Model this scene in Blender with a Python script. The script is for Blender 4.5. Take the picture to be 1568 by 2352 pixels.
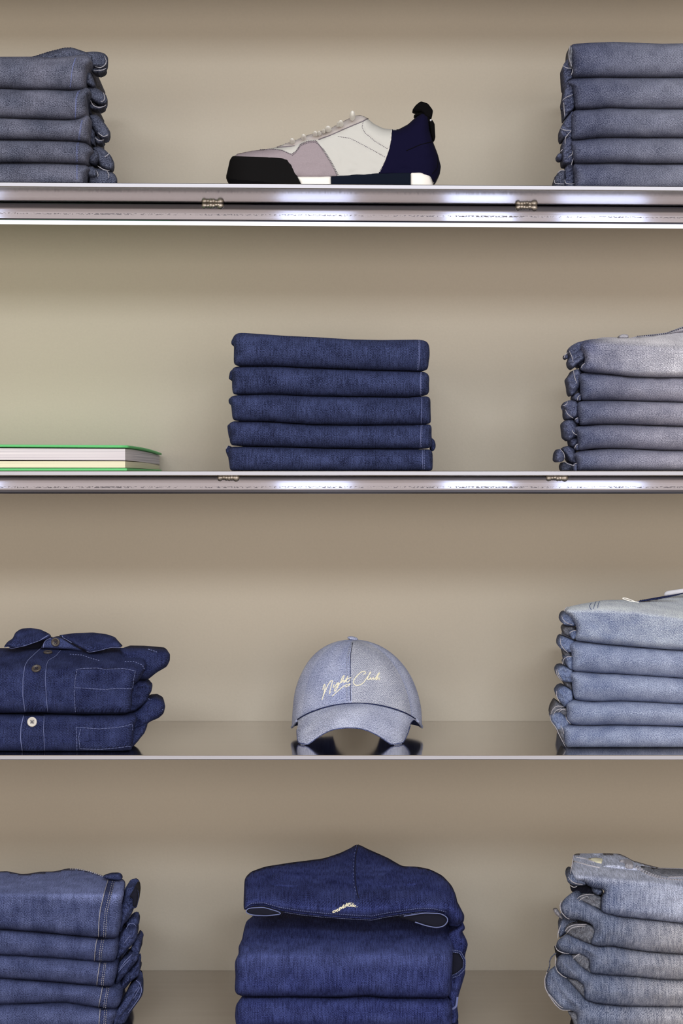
import bpy, bmesh, math, random
import numpy as np
from mathutils import Vector, noise, Matrix
from mathutils.bvhtree import BVHTree
from mathutils.geometry import delaunay_2d_cdt

for o in list(bpy.data.objects): bpy.data.objects.remove(o)
random.seed(4)
SC = bpy.context.scene
COL = SC.collection

# ------------------------------------------------------------------ camera, light, exposure
F, D, ZC, HY, CX = 4605.0, 2.825, 1.25, 1104.0, 784.0      # focal (px), distance to the shelf edge, eye height, horizon row
cam_d = bpy.data.cameras.new('camera'); cam = bpy.data.objects.new('camera', cam_d); COL.objects.link(cam)
cam_d.sensor_fit = 'VERTICAL'; cam_d.sensor_height = 36; cam_d.lens = F*36/2352
cam_d.shift_y = -72/2352
cam.location = (0, -D, ZC); cam.rotation_euler = (math.pi/2, 0, 0)
cam_d.clip_start = 0.05; cam_d.clip_end = 100
SC.camera = cam
SC.view_settings.view_transform = 'Standard'; SC.view_settings.look = 'None'
SC.view_settings.gamma = 1; SC.view_settings.use_curve_mapping = False
SC.view_settings.exposure = 0.16

world = bpy.data.worlds.new('store_surroundings'); SC.world = world; world.use_nodes = True
bg = world.node_tree.nodes['Background']
bg.inputs[0].default_value = (0.64, 0.54, 0.43, 1); bg.inputs[1].default_value = 0.58

def area(name, loc, target, sx, sy, power, col):
    l = bpy.data.lights.new(name, 'AREA'); l.shape = 'RECTANGLE'; l.size = sx; l.size_y = sy
    l.energy = power; l.color = col
    o = bpy.data.objects.new(name, l); COL.objects.link(o); o.location = loc
    d = Vector(target)-Vector(loc); o.rotation_euler = d.to_track_quat('-Z', 'Y').to_euler()
    return o
COOL = (0.88, 0.94, 1.0)
area('ceiling_lamp', (-1.1, -4.2, 3.05), (0, 0.3, 1.2), 1.6, 0.5, 42, COOL)
area('ceiling_lamp', (1.1, -4.2, 3.05), (0, 0.3, 1.2), 1.6, 0.5, 42, COOL)
area('ceiling_lamp', (0.2, -2.2, 3.15), (0, 0.3, 1.3), 2.0, 0.3, 15, COOL)
area('warm_fill_light', (0, -6.5, 1.2), (0, 0, 1.2), 12, 3.0, 205, (1.0, 0.84, 0.68))  # added broad warm fill, brightens the wall under the shelves
for wx, ww, wz, wh, pw in ((-0.17, 0.45, 1.35, 2.1, 13), (0.85, 0.42, 1.45, 2.3, 17), (1.62, 0.55, 1.45, 2.3, 18), (-2.4, 0.5, 1.5, 2.2, 14)):
    area('shop_window_light', (wx, -6.0, wz), (wx, 0, wz), ww, wh, pw, (0.70, 0.82, 1.0))
sp = bpy.data.lights.new('green_tint_spot', 'SPOT'); sp.energy = 6; sp.color = (0.45, 1.0, 0.25); sp.spot_size = math.radians(20); sp.spot_blend = 1.0; sp.shadow_soft_size = .15  # added unseen spot, only there to tint the left wall green
so = bpy.data.objects.new('green_tint_spot', sp); COL.objects.link(so); so.location = (-2.6, -2.4, 1.7)
so.rotation_euler = (Vector((-0.62, 0.4, 1.56))-so.location).to_track_quat('-Z', 'Y').to_euler()

# ------------------------------------------------------------------ materials
def srgb(h):
    h = h.lstrip('#'); c = [int(h[i:i+2], 16)/255 for i in (0, 2, 4)]
    return tuple((v/12.92 if v <= .04045 else ((v+.055)/1.055)**2.4) for v in c)+(1,)

class NT:
    def __init__(s, name):
        s.m = bpy.data.materials.new(name); s.m.use_nodes = True
        s.t = s.m.node_tree; s.b = s.t.nodes['Principled BSDF']
    def n(s, typ, **kw):
        nd = s.t.nodes.new(typ)
        for k, v in kw.items():
            if k in nd.inputs: nd.inputs[k].default_value = v
            else: setattr(nd, k, v)
        return nd
    def l(s, a, b): s.t.links.new(a, b)
    def math(s, op, a, b=None, c=None):
        nd = s.t.nodes.new('ShaderNodeMath'); nd.operation = op
        for i, v in enumerate((a, b, c)):
            if v is None: continue
            if isinstance(v, (int, float)): nd.inputs[i].default_value = v
            else: s.l(v, nd.inputs[i])
        return nd.outputs[0]
    def mix(s, f, a, b):
        nd = s.t.nodes.new('ShaderNodeMix'); nd.data_type = 'RGBA'
        for sock, v in ((nd.inputs[0], f), (nd.inputs[6], a), (nd.inputs[7], b)):
            if isinstance(v, (int, float, tuple)): sock.default_value = v
            else: s.l(v, sock)
        return nd.outputs[2]

def denim(name, dark, light, fade, twill=.35, slub=.5, grain=.6, ang=60, contrast=1.0):
    N = NT(name)
    uv = N.n('ShaderNodeTexCoord').outputs['UV']
    mp = N.n('ShaderNodeMapping'); N.l(uv, mp.inputs[0]); mp.inputs['Scale'].default_value = (1, .55, 1)
    g1 = N.n('ShaderNodeTexNoise', Scale=980, Detail=3.0, Roughness=.75); N.l(mp.outputs[0], g1.inputs[0])
    mp2 = N.n('ShaderNodeMapping'); N.l(uv, mp2.inputs[0]); mp2.inputs['Scale'].default_value = (520, 45, 1)
    g2 = N.n('ShaderNodeTexNoise', Scale=1.0, Detail=2.0); N.l(mp2.outputs[0], g2.inputs[0])
    mp3 = N.n('ShaderNodeMapping'); N.l(uv, mp3.inputs[0]); mp3.inputs['Rotation'].default_value = (0, 0, math.radians(ang))
    w = N.n('ShaderNodeTexWave', Scale=155, Distortion=1.2); w.inputs['Detail Scale'].default_value = 30; N.l(mp3.outputs[0], w.inputs[0])
    g3 = N.n('ShaderNodeTexNoise', Scale=34, Detail=3.0); N.l(uv, g3.inputs[0])
    f = N.math('MULTIPLY', N.math('SUBTRACT', g1.outputs[0], .5), grain*7.5*contrast)
    f = N.math('ADD', f, N.math('MULTIPLY', N.math('SUBTRACT', g2.outputs[0], .5), slub*1.7*contrast))
    f = N.math('ADD', f, N.math('MULTIPLY', N.math('SUBTRACT', w.outputs['Fac'], .5), twill*contrast))
    f = N.math('ADD', f, N.math('MULTIPLY', N.math('SUBTRACT', g3.outputs[0], .5), .9))
    fac = N.math('ADD', f, .44); nd = N.n('ShaderNodeClamp'); N.l(fac, nd.inputs[0])
    base = N.mix(nd.outputs[0], srgb(dark), srgb(light))
    at = N.n('ShaderNodeAttribute', attribute_name='fade')
    ff = N.math('ADD', at.outputs['Fac'], N.math('MULTIPLY', N.math('MULTIPLY', at.outputs['Fac'], f), .55))
    nc = N.n('ShaderNodeClamp'); N.l(ff, nc.inputs[0])
    fcol = N.mix(nd.outputs[0], tuple(v*.62 for v in srgb(fade)[:3])+(1,), tuple(min(1, v*1.25) for v in srgb(fade)[:3])+(1,))
    N.l(N.mix(nc.outputs[0], base, fcol), N.b.inputs['Base Color'])
    N.b.inputs['Roughness'].default_value = .95; N.b.inputs['Specular IOR Level'].default_value = .15
    bp = N.n('ShaderNodeBump', Strength=.5, Distance=.0005); N.l(f, bp.inputs['Height']); N.l(bp.outputs[0], N.b.inputs['Normal'])
    return N.m

def plain(name, col, rough=.7, metal=0.0, bump=0, bscale=400, var=0.0, spec=.4):
    N = NT(name); c = srgb(col)
    tc = N.n('ShaderNodeTexCoord').outputs['Object']
    nz = N.n('ShaderNodeTexNoise', Scale=bscale, Detail=3.0); N.l(tc, nz.inputs[0])
    if var:
        N.l(N.mix(nz.outputs[0], tuple(v*(1-var) for v in c[:3])+(1,), tuple(min(1, v*(1+var)) for v in c[:3])+(1,)), N.b.inputs['Base Color'])
    else: N.b.inputs['Base Color'].default_value = c
    N.b.inputs['Roughness'].default_value = rough; N.b.inputs['Metallic'].default_value = metal
    N.b.inputs['Specular IOR Level'].default_value = spec
    if bump:
        bp = N.n('ShaderNodeBump', Strength=bump, Distance=.001); N.l(nz.outputs[0], bp.inputs['Height']); N.l(bp.outputs[0], N.b.inputs['Normal'])
    return N.m

def wall_mat():
    N = NT('painted_plaster')
    tc = N.n('ShaderNodeTexCoord').outputs['Object']
    a = N.n('ShaderNodeTexNoise', Scale=260, Detail=4.0, Roughness=.6); N.l(tc, a.inputs[0])
    b = N.n('ShaderNodeTexNoise', Scale=2.2, Detail=2.0); N.l(tc, b.inputs[0])
    c1 = N.mix(b.outputs[0], srgb('#b8ae9f'), srgb('#c4baa9'))
    c2 = N.mix(N.math('MULTIPLY', a.outputs[0], .25), c1, srgb('#9d968c'))
    N.l(c2, N.b.inputs['Base Color']); N.b.inputs['Roughness'].default_value = .9; N.b.inputs['Specular IOR Level'].default_value = .2
    bp = N.n('ShaderNodeBump', Strength=.35, Distance=.0012); N.l(a.outputs[0], bp.inputs['Height']); N.l(bp.outputs[0], N.b.inputs['Normal'])
    return N.m

def metal(name, col, rough, streak=False, brush=.0):
    N = NT(name)
    tc = N.n('ShaderNodeTexCoord').outputs['Object']
    mp = N.n('ShaderNodeMapping'); N.l(tc, mp.inputs[0]); mp.inputs['Scale'].default_value = (3, 60, 420)
    nz = N.n('ShaderNodeTexNoise', Scale=1.0, Detail=3.0); N.l(mp.outputs[0], nz.inputs[0])
    N.b.inputs['Metallic'].default_value = 1
    c = srgb(col); base = N.mix(nz.outputs[0], tuple(v*.9 for v in c[:3])+(1,), tuple(min(1, v*1.08) for v in c[:3])+(1,))
    r = N.math('ADD', N.math('MULTIPLY', nz.outputs[0], brush), rough)
    if streak:
        sx = N.n('ShaderNodeSeparateXYZ'); N.l(tc, sx.inputs[0])
        d = N.math('ABSOLUTE', N.math('SUBTRACT', sx.outputs[2], -.0165))
        band = N.math('LESS_THAN', d, .0011)
        m2 = N.n('ShaderNodeMapping'); N.l(tc, m2.inputs[0]); m2.inputs['Scale'].default_value = (260, 0, 500)
        n2 = N.n('ShaderNodeTexNoise', Scale=1.0, Detail=3.0, Roughness=.7); N.l(m2.outputs[0], n2.inputs[0])
        m3 = N.n('ShaderNodeMapping'); N.l(tc, m3.inputs[0]); m3.inputs['Scale'].default_value = (7, 0, 0)
        n3 = N.n('ShaderNodeTexNoise', Scale=1.0, Detail=2.0); N.l(m3.outputs[0], n3.inputs[0])
        th = N.math('GREATER_THAN', N.math('ADD', n2.outputs[0], N.math('MULTIPLY', n3.outputs[0], .5)), .78)
        mask = N.math('MULTIPLY', band, th)
        base = N.mix(N.math('MULTIPLY', mask, .75), base, srgb('#5f5b60'))
        r = N.math('ADD', r, N.math('MULTIPLY', mask, .4))
        sp_ = N.n('ShaderNodeTexNoise', Scale=90, Detail=2.0); N.l(tc, sp_.inputs[0])
        base = N.mix(N.math('MULTIPLY', N.math('GREATER_THAN', sp_.outputs[0], .76), .4), base, srgb('#4c484c'))
    N.l(base, N.b.inputs['Base Color']); N.l(r, N.b.inputs['Roughness'])
    bp = N.n('ShaderNodeBump', Strength=.04, Distance=.0006); N.l(nz.outputs[0], bp.inputs['Height']); N.l(bp.outputs[0], N.b.inputs['Normal'])
    return N.m

M = dict(
    wall=wall_mat(),
    floor=plain('pale_concrete', '#8d877f', .6, bump=.2, bscale=60, var=.1),
    sheet=metal('polished_aluminium_sheet', '#cfcac6', .07, brush=.06),
    edge=metal('cut_aluminium_edge', '#a9a8af', .5, brush=.1),
    rail=metal('extruded_aluminium', '#7a7b88', .04, streak=True, brush=.03),
    weld=metal('weld_metal', '#b8b2ab', .28, brush=.2),
    A=denim('grey_navy_denim', '#1c2032', '#6d7287', '#8f8fa2', slub=.4),
    C=denim('slate_blue_denim', '#222742', '#6b7089', '#86899a', twill=.5, slub=.35),
    E=denim('dark_indigo_denim', '#0c1028', '#434d78', '#5a6494', slub=.7),
    Fm=denim('greyish_blue_denim', '#2b3150', '#767c97', '#aba9b8', twill=.45, slub=.35),
    G=denim('fine_navy_denim', '#0c102c', '#363f6c', '#586394', slub=.5, grain=.5),
    H=denim('bleached_blue_denim', '#646f9c', '#bcc5e6', '#cfd4ea', slub=.3, grain=.8),
    H2=denim('bleached_grey_denim', '#747a96', '#c9cddb', '#d9dbe6', twill=.7, slub=.1, grain=.7),
    F2=denim('faded_lit_lilac_denim', '#2f3554', '#8084a0', '#e2e0ec', twill=.35, slub=.35),  # faded cloth, its pale colour also carries light on the top
    I2=denim('pale_washed_lit_denim', '#47557f', '#9ba8c6', '#dfe6fc', twill=.35, slub=.3),  # paler wash of I, with top light put into the colour
    I=denim('light_washed_denim', '#42507a', '#98a5c2', '#c9d1ee', twill=.35, slub=.3),
    J=denim('mid_blue_denim', '#1a2040', '#505a86', '#8c98ce', twill=.4, slub=.5),
    K=denim('royal_indigo_denim', '#10143a', '#3f4984', '#5a659c', slub=.9, grain=.5),
    L=denim('worn_grey_blue_denim', '#3a4562', '#8891aa', '#b9b7bc', slub=1.0, grain=.6),
    L2=denim('worn_lit_blue_denim', '#3f4b6e', '#929cb8', '#c6cce2', slub=1.0, grain=.6),  # paler variant of L, top light mixed into the wear
    pale=denim('bleached_hem_denim', '#8d8b95', '#bebcc4', '#d5d3da', twill=.2, slub=.2),
    inner=denim('raw_inner_denim', '#4c4e5a', '#8d8f98', '#bbbbc0', twill=.8),
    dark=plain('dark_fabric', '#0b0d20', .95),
    thread=plain('ecru_thread', '#b9b6bd', .8),
    bluethread=plain('faded_blue_thread', '#6d76a4', .85),
    navythread=plain('navy_thread', '#0f1232', .85),
    greythread=plain('grey_thread', '#6f6870', .85),
    embro=plain('cream_embroidery_thread', '#f3eed6', .6),
    horn=plain('dark_horn', '#4a4440', .3, var=.3, bscale=200),
    pearl=plain('grey_pearl_button', '#c9c5bf', .3, var=.15, bscale=120),
    green=plain('green_cover_cloth', '#5fbf74', .55, bump=.1, bscale=900),
    page=plain('white_page_edges', '#dcd7dc', .9),
    cream=plain('cream_page_edges', '#dfdac0', .9),
    rubber=plain('black_rubber', '#0e0d0e', .9, bump=.15, bscale=500, spec=.12),
    white=plain('white_foam_rubber', '#e9e5df', .6),
    navyrub=plain('navy_rubber', '#0b1220', .9, spec=.12),
    neop=plain('navy_neoprene', '#0b0926', .95, spec=.12, bump=.1, bscale=900),
    suede=plain('mauve_grey_suede', '#958a90', 1.0, bump=.3, bscale=600, var=.12, spec=.1),
    suede2=plain('pale_grey_suede', '#b4adab', 1.0, bump=.3, bscale=600, var=.1, spec=.1),
    nylon=plain('light_grey_nylon', '#bdbcb8', .8, bump=.15, bscale=1500),
    lace=plain('white_cord', '#eeece6', .8, bump=.2, bscale=900),
    black=plain('black_webbing', '#070608', .95, spec=.1, bump=.2, bscale=1200),
    card=plain('white_card', '#c9c9d2', .6),
)
def page_mat(name, c1, c2):
    N = NT(name); tc = N.n('ShaderNodeTexCoord').outputs['Object']
    mp = N.n('ShaderNodeMapping'); N.l(tc, mp.inputs[0]); mp.inputs['Scale'].default_value = (1.5, 1.5, 900)
    nz = N.n('ShaderNodeTexNoise', Scale=1.0, Detail=3.0, Roughness=.7); N.l(mp.outputs[0], nz.inputs[0])
    rp = N.n('ShaderNodeValToRGB'); rp.color_ramp.elements[0].position = .35; rp.color_ramp.elements[1].position = .6
    rp.color_ramp.elements[0].color = srgb(c1); rp.color_ramp.elements[1].color = srgb(c2)
    N.l(nz.outputs[0], rp.inputs[0]); N.l(rp.outputs[0], N.b.inputs['Base Color']); N.b.inputs['Roughness'].default_value = .9
    return N.m
M['page'] = page_mat('page_edges_white', '#aaa3ad', '#e0dade'); M['cream'] = page_mat('page_edges_cream', '#cdc8aa', '#e4dfc4')
def emis(name, col, s):
    N = NT(name); N.b.inputs['Emission Color'].default_value = col; N.b.inputs['Emission Strength'].default_value = s
    N.b.inputs['Base Color'].default_value = (.8, .8, .8, 1); return N.m
M['led'] = emis('light_strip_diffuser', (.95, .95, 1, 1), 1.2)

# ------------------------------------------------------------------ geometry helpers
def soft(d, s=18.0): return 0.0 if d <= 0 else d*d/(d+s)
CAM = Vector((0, -D, ZC))
def W(px, py, Y): return Vector(((px-CX)*(D+Y)/F, Y, ZC+(HY-py)*(D+Y)/F))
SH = {1: ZC+(HY-423)/F*D, 2: ZC+(HY-1081.5)/F*D, 3: ZC+(HY-1734.5)/F*D, 4: ZC+(HY-2388)/F*D}
TILT = {1: 10/1568, 2: 0, 3: 0, 4: 0}
def shelf_z(n, x=0): return SH[n]-TILT[n]*x
def shelf_py(n, Y, px=CX): return HY-(shelf_z(n, (px-CX)*(D+Y)/F)-ZC)*F/(D+Y)

def tag(o, label=None, cat=None, group=None, kind=None):
    for k, v in (('label', label), ('category', cat), ('group', group), ('kind', kind)):
        if v: o[k] = v
    return o
def thing(name, label, cat, loc, group=None, rot=(0, 0, 0)):
    o = bpy.data.objects.new(name, None); o.empty_display_size = .05; COL.objects.link(o); o.location = loc; o.rotation_euler = rot
    return tag(o, label, cat, group)
BV = {}
def root_loc(p):
    v = Vector((0, 0, 0))
    while p is not None: v += p.location; p = p.parent
    return v
def mk(name, V, Fc, mat, parent=None, uv=None, fade=None, smooth=True, mats=None, fmat=None, bvh=False, loc=None):
    """V world coords. A mesh object with its vertices stored relative to its parent."""
    off = root_loc(parent) if parent else (Vector(loc) if loc else Vector((0, 0, 0)))
    me = bpy.data.meshes.new(name)
    me.from_pydata([tuple(Vector(v)-off) for v in V], [], [tuple(f) for f in Fc])
    me.materials.append(mat)
    for m in (mats or []): me.materials.append(m)
    if fmat:
        for p, k in zip(me.polygons, fmat): p.material_index = k
    me.validate(); me.update()
    if smooth: me.polygons.foreach_set('use_smooth', [True]*len(me.polygons))
    ul = me.uv_layers.new(name='UVMap')
    li = np.empty(len(me.loops), dtype=np.int32); me.loops.foreach_get('vertex_index', li)
    U = np.array(uv if uv is not None else [(v[0]+.35*v[1], v[2]+.8*v[1]) for v in V], dtype=np.float32)
    ul.data.foreach_set('uv', U[li].ravel())
    at = me.attributes.new('fade', 'FLOAT', 'POINT')
    if fade is not None: at.data.foreach_set('value', np.array(fade, dtype=np.float32))
    o = bpy.data.objects.new(name, me); COL.objects.link(o)
    if parent: o.parent = parent
    elif loc: o.location = loc
    if bvh: BV[o.name] = BVHTree.FromPolygons([Vector(v) for v in V], [tuple(f) for f in Fc])
    return o

def smooth_line(pts, step, closed=True, soft=2):
    P = [np.array(p, float) for p in pts]
    if closed: P.append(P[0])
    out = []
    for a, b in zip(P[:-1], P[1:]):
        n = max(1, int(round(np.linalg.norm(b-a)/step)))
        for i in range(n): out.append(a+(b-a)*i/n)
    if not closed: out.append(P[-1])
    out = np.array(out)
    for _ in range(soft):
        if closed: out = (np.roll(out, 1, 0)+2*out+np.roll(out, -1, 0))/4
        else:
            q = out.copy(); q[1:-1] = (out[:-2]+2*out[1:-1]+out[2:])/4; out = q
    return out
def seg_dist(P, L, closed=True):
    A = L; B = np.roll(L, -1, 0) if closed else L[1:]
    if not closed: A = L[:-1]
    d = B-A; dd = (d**2).sum(1)+1e-12
    best = np.full(len(P), 1e9)
    for i0 in range(0, len(P), 2000):
        p = P[i0:i0+2000, None, :]
        t = np.clip(((p-A)*d).sum(2)/dd, 0, 1)
        q = A+t[..., None]*d
        best[i0:i0+2000] = np.sqrt(((p-q)**2).sum(2)).min(1)
    return best
def inside(P, L):
    x, y = P[:, 0], P[:, 1]; c = np.zeros(len(P), bool)
    X, Y = L[:, 0], L[:, 1]; X2, Y2 = np.roll(X, -1), np.roll(Y, -1)
    for i in range(len(L)):
        if Y[i] == Y2[i]: continue
        m = ((Y[i] > y) != (Y2[i] > y)) & (x < (X2[i]-X[i])*(y-Y[i])/(Y2[i]-Y[i])+X[i])
        c ^= m
    return c
def triang(outl, sp, far=None):
    """outline (image pixels) -> verts, tris, number of boundary verts"""
    x0, y0 = outl.min(0); x1, y1 = outl.max(0)
    rows = []; k = 0; y = y0+sp*.5
    while y < y1:
        xs = np.arange(x0+sp*(.5 if k % 2 else .0)+.3, x1, sp)
        rows.append(np.stack([xs, np.full(len(xs), y)], 1)); y += sp*.866; k += 1
    G = np.concatenate(rows) if rows else np.zeros((0, 2))
    if len(G):
        # coarse cells where nothing is in the picture
        off = (G[:, 0] < -40) | (G[:, 0] > 1608)
        keep = ~off | (((G[:, 0]//sp).astype(int) % 3 == 0) & ((G[:, 1]//sp).astype(int) % 2 == 0))
        G = G[keep]; G = G[inside(G, outl)]
    if len(G): G = G[seg_dist(G, outl) > sp*.55]
    nb = len(outl); allp = np.concatenate([outl, G]) if len(G) else outl
    r = delaunay_2d_cdt([Vector(p) for p in allp], [], [list(range(nb))], 1, 1e-4)
    ov = r[3]; V2 = np.array([tuple(v) for v in r[0]])
    isb = np.array([any(i < nb for i in o) for o in ov])
    return V2, [list(f) for f in r[2]], isb
def lap(h, tris, fixed, n):
    nb = [set() for _ in h]
    for t in tris:
        for i in range(len(t)):
            a, b = t[i], t[(i+1) % len(t)]; nb[a].add(b); nb[b].add(a)
    idx = [np.array(sorted(s)) for s in nb]
    for _ in range(n):
        q = h.copy()
        for i, s in enumerate(idx):
            if not fixed[i] and len(s): q[i] = .4*h[i]+.6*h[s].mean()
        h = q
    return h

def pillow(name, outline, tr, Yf, T, w, E, mat, parent, sp=5.0, soft=2, base=None, creases=(), wr=.0008, wrs=28,
           fade=None, zmin=None, mirror=None, halfw=None, symback=None, tx=.8, power=2.0, lapn=0, bvh=False, ribs=None, seed=0):
    """Cloth-like solid: outline in picture coordinates at the rim, bulging towards the viewer by T over a margin of w pixels,
    running back E metres. mirror = mid-plane depth for symmetric things."""
    ox, oy, s = tr
    O = smooth_line([(ox+p[0]/s, oy+p[1]/s) for p in outline], sp*.8, True, soft)
    V2, tris, isb = triang(O, sp)
    d = seg_dist(V2, O)
    e = np.clip(d/w, 0, 1); prof = (1-(1-e)**power)**(1/power)
    if lapn: prof = lap(prof, tris, isb, lapn)
    px, py = V2[:, 0], V2[:, 1]
    nz = np.array([noise.noise(Vector((x/wrs+seed, y/wrs*1.4, seed*3.1+Yf*10))) + .5*noise.noise(Vector((x/wrs*2.3, y/wrs*3+seed, 7.7))) for x, y in V2])
    hw = T if halfw is None else np.array([halfw(a, b) for a, b in V2])
    if mirror is not None: y = mirror-hw*prof
    else: y = Yf+T*(1-prof)
    y = y+nz*wr*prof
    if base is not None: y = y+np.array([base(a, b) for a, b in V2])
    for pts, wd, dep in creases:
        L = smooth_line([(ox+p[0]/s, oy+p[1]/s) for p in pts], 4, False, 2)
        y = y+dep*np.exp(-(seg_dist(V2, L, False)/wd)**2)*np.clip(prof*1.5, 0, 1)
    if ribs:
        a, pit, dep = ribs; ph = (px*math.cos(a)+py*math.sin(a))/pit
        y = y+dep*np.abs(np.sin(ph*math.pi+1.3*nz))**.6*prof
    V = [W(a, b, c) for a, b, c in zip(px, py, y)]
    if zmin is not None:
        for v in V: v.z = max(v.z, zmin(v.x) if callable(zmin) else zmin)
    n = len(V)
    if mirror is not None: back = [Vector((v.x, 2*mirror-v.y, v.z)) for v in V]
    else:
        yb = Yf+T+E
        xs = [v.x for v in V if -.68 < v.x < .72] or [0]; xc = (min(xs)+max(xs))/2
        if symback is not None: back = [Vector((v.x, 2*symback-v.y, v.z)) for v in V]
        else: back = [Vector((xc+(v.x-xc)*(tx if E > .02 else 1), max(yb, v.y+.002), v.z)) for v in V]
    tris = [t if ((V2[t[1]][0]-V2[t[0]][0])*(V2[t[2]][1]-V2[t[0]][1])-(V2[t[1]][1]-V2[t[0]][1])*(V2[t[2]][0]-V2[t[0]][0])) < 0 else t[::-1] for t in tris]
    # boundary edges
    cnt = {}
    for t in tris:
        for i in range(len(t)):
            a, b = t[i], t[(i+1) % len(t)]; k = (min(a, b), max(a, b)); cnt[k] = (cnt.get(k, (0,))[0]+1, a, b)
    Fc = [tuple(t) for t in tris]+[tuple(i+n for i in t[::-1]) for t in tris]
    for k, (c, a, b) in cnt.items():
        if c == 1: Fc.append((b, a, a+n, b+n))
    zl = [v.z for v in V]; zc, zh = (max(zl)+min(zl))/2, max(1e-4, (max(zl)-min(zl))/2)
    uv = [(v.x, v.z+(v.y-Yf)*max(-1, min(1, 1.6*(v.z-zc)/zh))) for v in V]+[(v.x+.01, v.z+.6*(v.y-Yf)) for v in back]
    fd = None
    if fade is not None: fd = [max(0, min(1, fade(a, b))) for a, b in V2]*2
    o = mk(name, V+back, Fc, mat, parent, uv, fd, bvh=bvh)
    return o

def hit(host, px, py, off=0.0):
    d = (W(px, py, 0)-CAM).normalized(); h = None
    hosts = host if isinstance(host, (list, tuple)) else [host]
    for k in hosts:
        r = BV[k.name].ray_cast(CAM, d)
        if r[0] is not None and (h is None or r[3] < h[3]): h = r
    if h is None:
        p = W(px, py, .1)
        for k in hosts:
            r = BV[k.name].find_nearest(p)
            if h is None or r[3] < h[3]: h = r
    n = h[1] if h[1].dot(d) < 0 else -h[1]
    return h[0]+n*off, n
def patch(name, outline, tr, host, thick, mat, parent, sp=4.0, soft=1, edge=2.5, fade=None, wr=0.0, bvh=False):
    """a thin piece of cloth lying on host's surface"""
    ox, oy, s = tr
    O = smooth_line([(ox+p[0]/s, oy+p[1]/s) for p in outline], sp*.7, True, soft)
    V2, tris, isb = triang(O, sp); d = seg_dist(V2, O)
    e = np.clip(d/edge, 0, 1); prof = np.sqrt(1-(1-e)**2)
    V = []; Bk = []
    for (a, b), q in zip(V2, prof):
        p, n = hit(host, a, b)
        k = wr*noise.noise(Vector((a/9, b/9, 3)))*q
        V.append(p+n*(thick*(.25+.75*q)+k)); Bk.append(p-n*.0006)
    tris = [t if ((V2[t[1]][0]-V2[t[0]][0])*(V2[t[2]][1]-V2[t[0]][1])-(V2[t[1]][1]-V2[t[0]][1])*(V2[t[2]][0]-V2[t[0]][0])) < 0 else t[::-1] for t in tris]
    n = len(V); cnt = {}
    for t in tris:
        for i in range(len(t)):
            a, b = t[i], t[(i+1) % len(t)]; k = (min(a, b), max(a, b)); cnt[k] = (cnt.get(k, (0,))[0]+1, a, b)
    Fc = [tuple(t) for t in tris]+[tuple(i+n for i in t[::-1]) for t in tris]
    for k, (c, a, b) in cnt.items():
        if c == 1: Fc.append((b, a, a+n, b+n))
    fd = [max(0, min(1, fade(a, b))) for a, b in V2]*2 if fade else None
    return mk(name, V+Bk, Fc, mat, parent, None, fd, bvh=bvh)

def tube_geo(pts, r, seg=6, closed=False, V=None, Fc=None, flat=1.0):
    V = [] if V is None else V; Fc = [] if Fc is None else Fc
    P = [Vector(p) for p in pts]; n = len(P)
    if n < 2: return V, Fc
    R = r if isinstance(r, (list, tuple)) else [r]*n
    up = None; base = len(V)
    for i in range(n):
        a = P[(i-1) % n] if (closed or i > 0) else P[i]; b = P[(i+1) % n] if (closed or i < n-1) else P[i]
        t = (b-a); t = t.normalized() if t.length > 1e-9 else Vector((1, 0, 0))
        if up is None: up = Vector((0, -1, 0)) if abs(t.y) < .9 else Vector((0, 0, 1))
        u = (up-t*up.dot(t)); u = u.normalized() if u.length > 1e-6 else t.orthogonal().normalized()
        up = u; v = t.cross(u)
        for k in range(seg):
            an = 2*math.pi*k/seg
            V.append(P[i]+(u*math.cos(an)*flat+v*math.sin(an))*R[i])
    m = n if closed else n-1
    for i in range(m):
        for k in range(seg):
            a = base+i*seg+k; b = base+i*seg+(k+1) % seg; j = (i+1) % n
            Fc.append((a, b, base+j*seg+(k+1) % seg, base+j*seg+k))
    if not closed:
        Fc.append(tuple(base+k for k in range(seg))[::-1]); Fc.append(tuple(base+(n-1)*seg+k for k in range(seg)))
    return V, Fc
def lines(name, polys, tr, host, r, mat, parent, step=3.0, dash=None, off=.0003, Y=None, closed=False, seg=6, soft=2, flat=1.0, taper=False):
    """threads / piping / hems following polylines on host's surface (or at depth Y). dash=(on, off) in px"""
    ox, oy, s = tr; V, Fc = [], []
    for pl in polys:
        L = smooth_line([(ox+p[0]/s, oy+p[1]/s) for p in pl], step if not dash else 1.0, closed, soft)
        if Y is not None:
            Yv = Y if not callable(Y) else None
            w = [W(a, b, Y(a, b) if Yv is None else Yv) for a, b in L]
        else: w = [hit(host, a, b, off)[0] for a, b in L]
        if dash:
            per = dash[0]+dash[1]; i = 0
            while i < len(w):
                sgm = w[i:i+dash[0]+1]
                if len(sgm) > 1: tube_geo([sgm[0], sgm[len(sgm)//2], sgm[-1]] if len(sgm) > 2 else sgm, r, 5, False, V, Fc)
                i += per
        else:
            rr = r
            if taper: n = len(w); rr = [r*(.45+.55*math.sin(math.pi*min(1, (i+.5)/n))) for i in range(n)]
            tube_geo(w, rr, seg, closed, V, Fc, flat)
    return mk(name, V, Fc, mat, parent)
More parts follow.
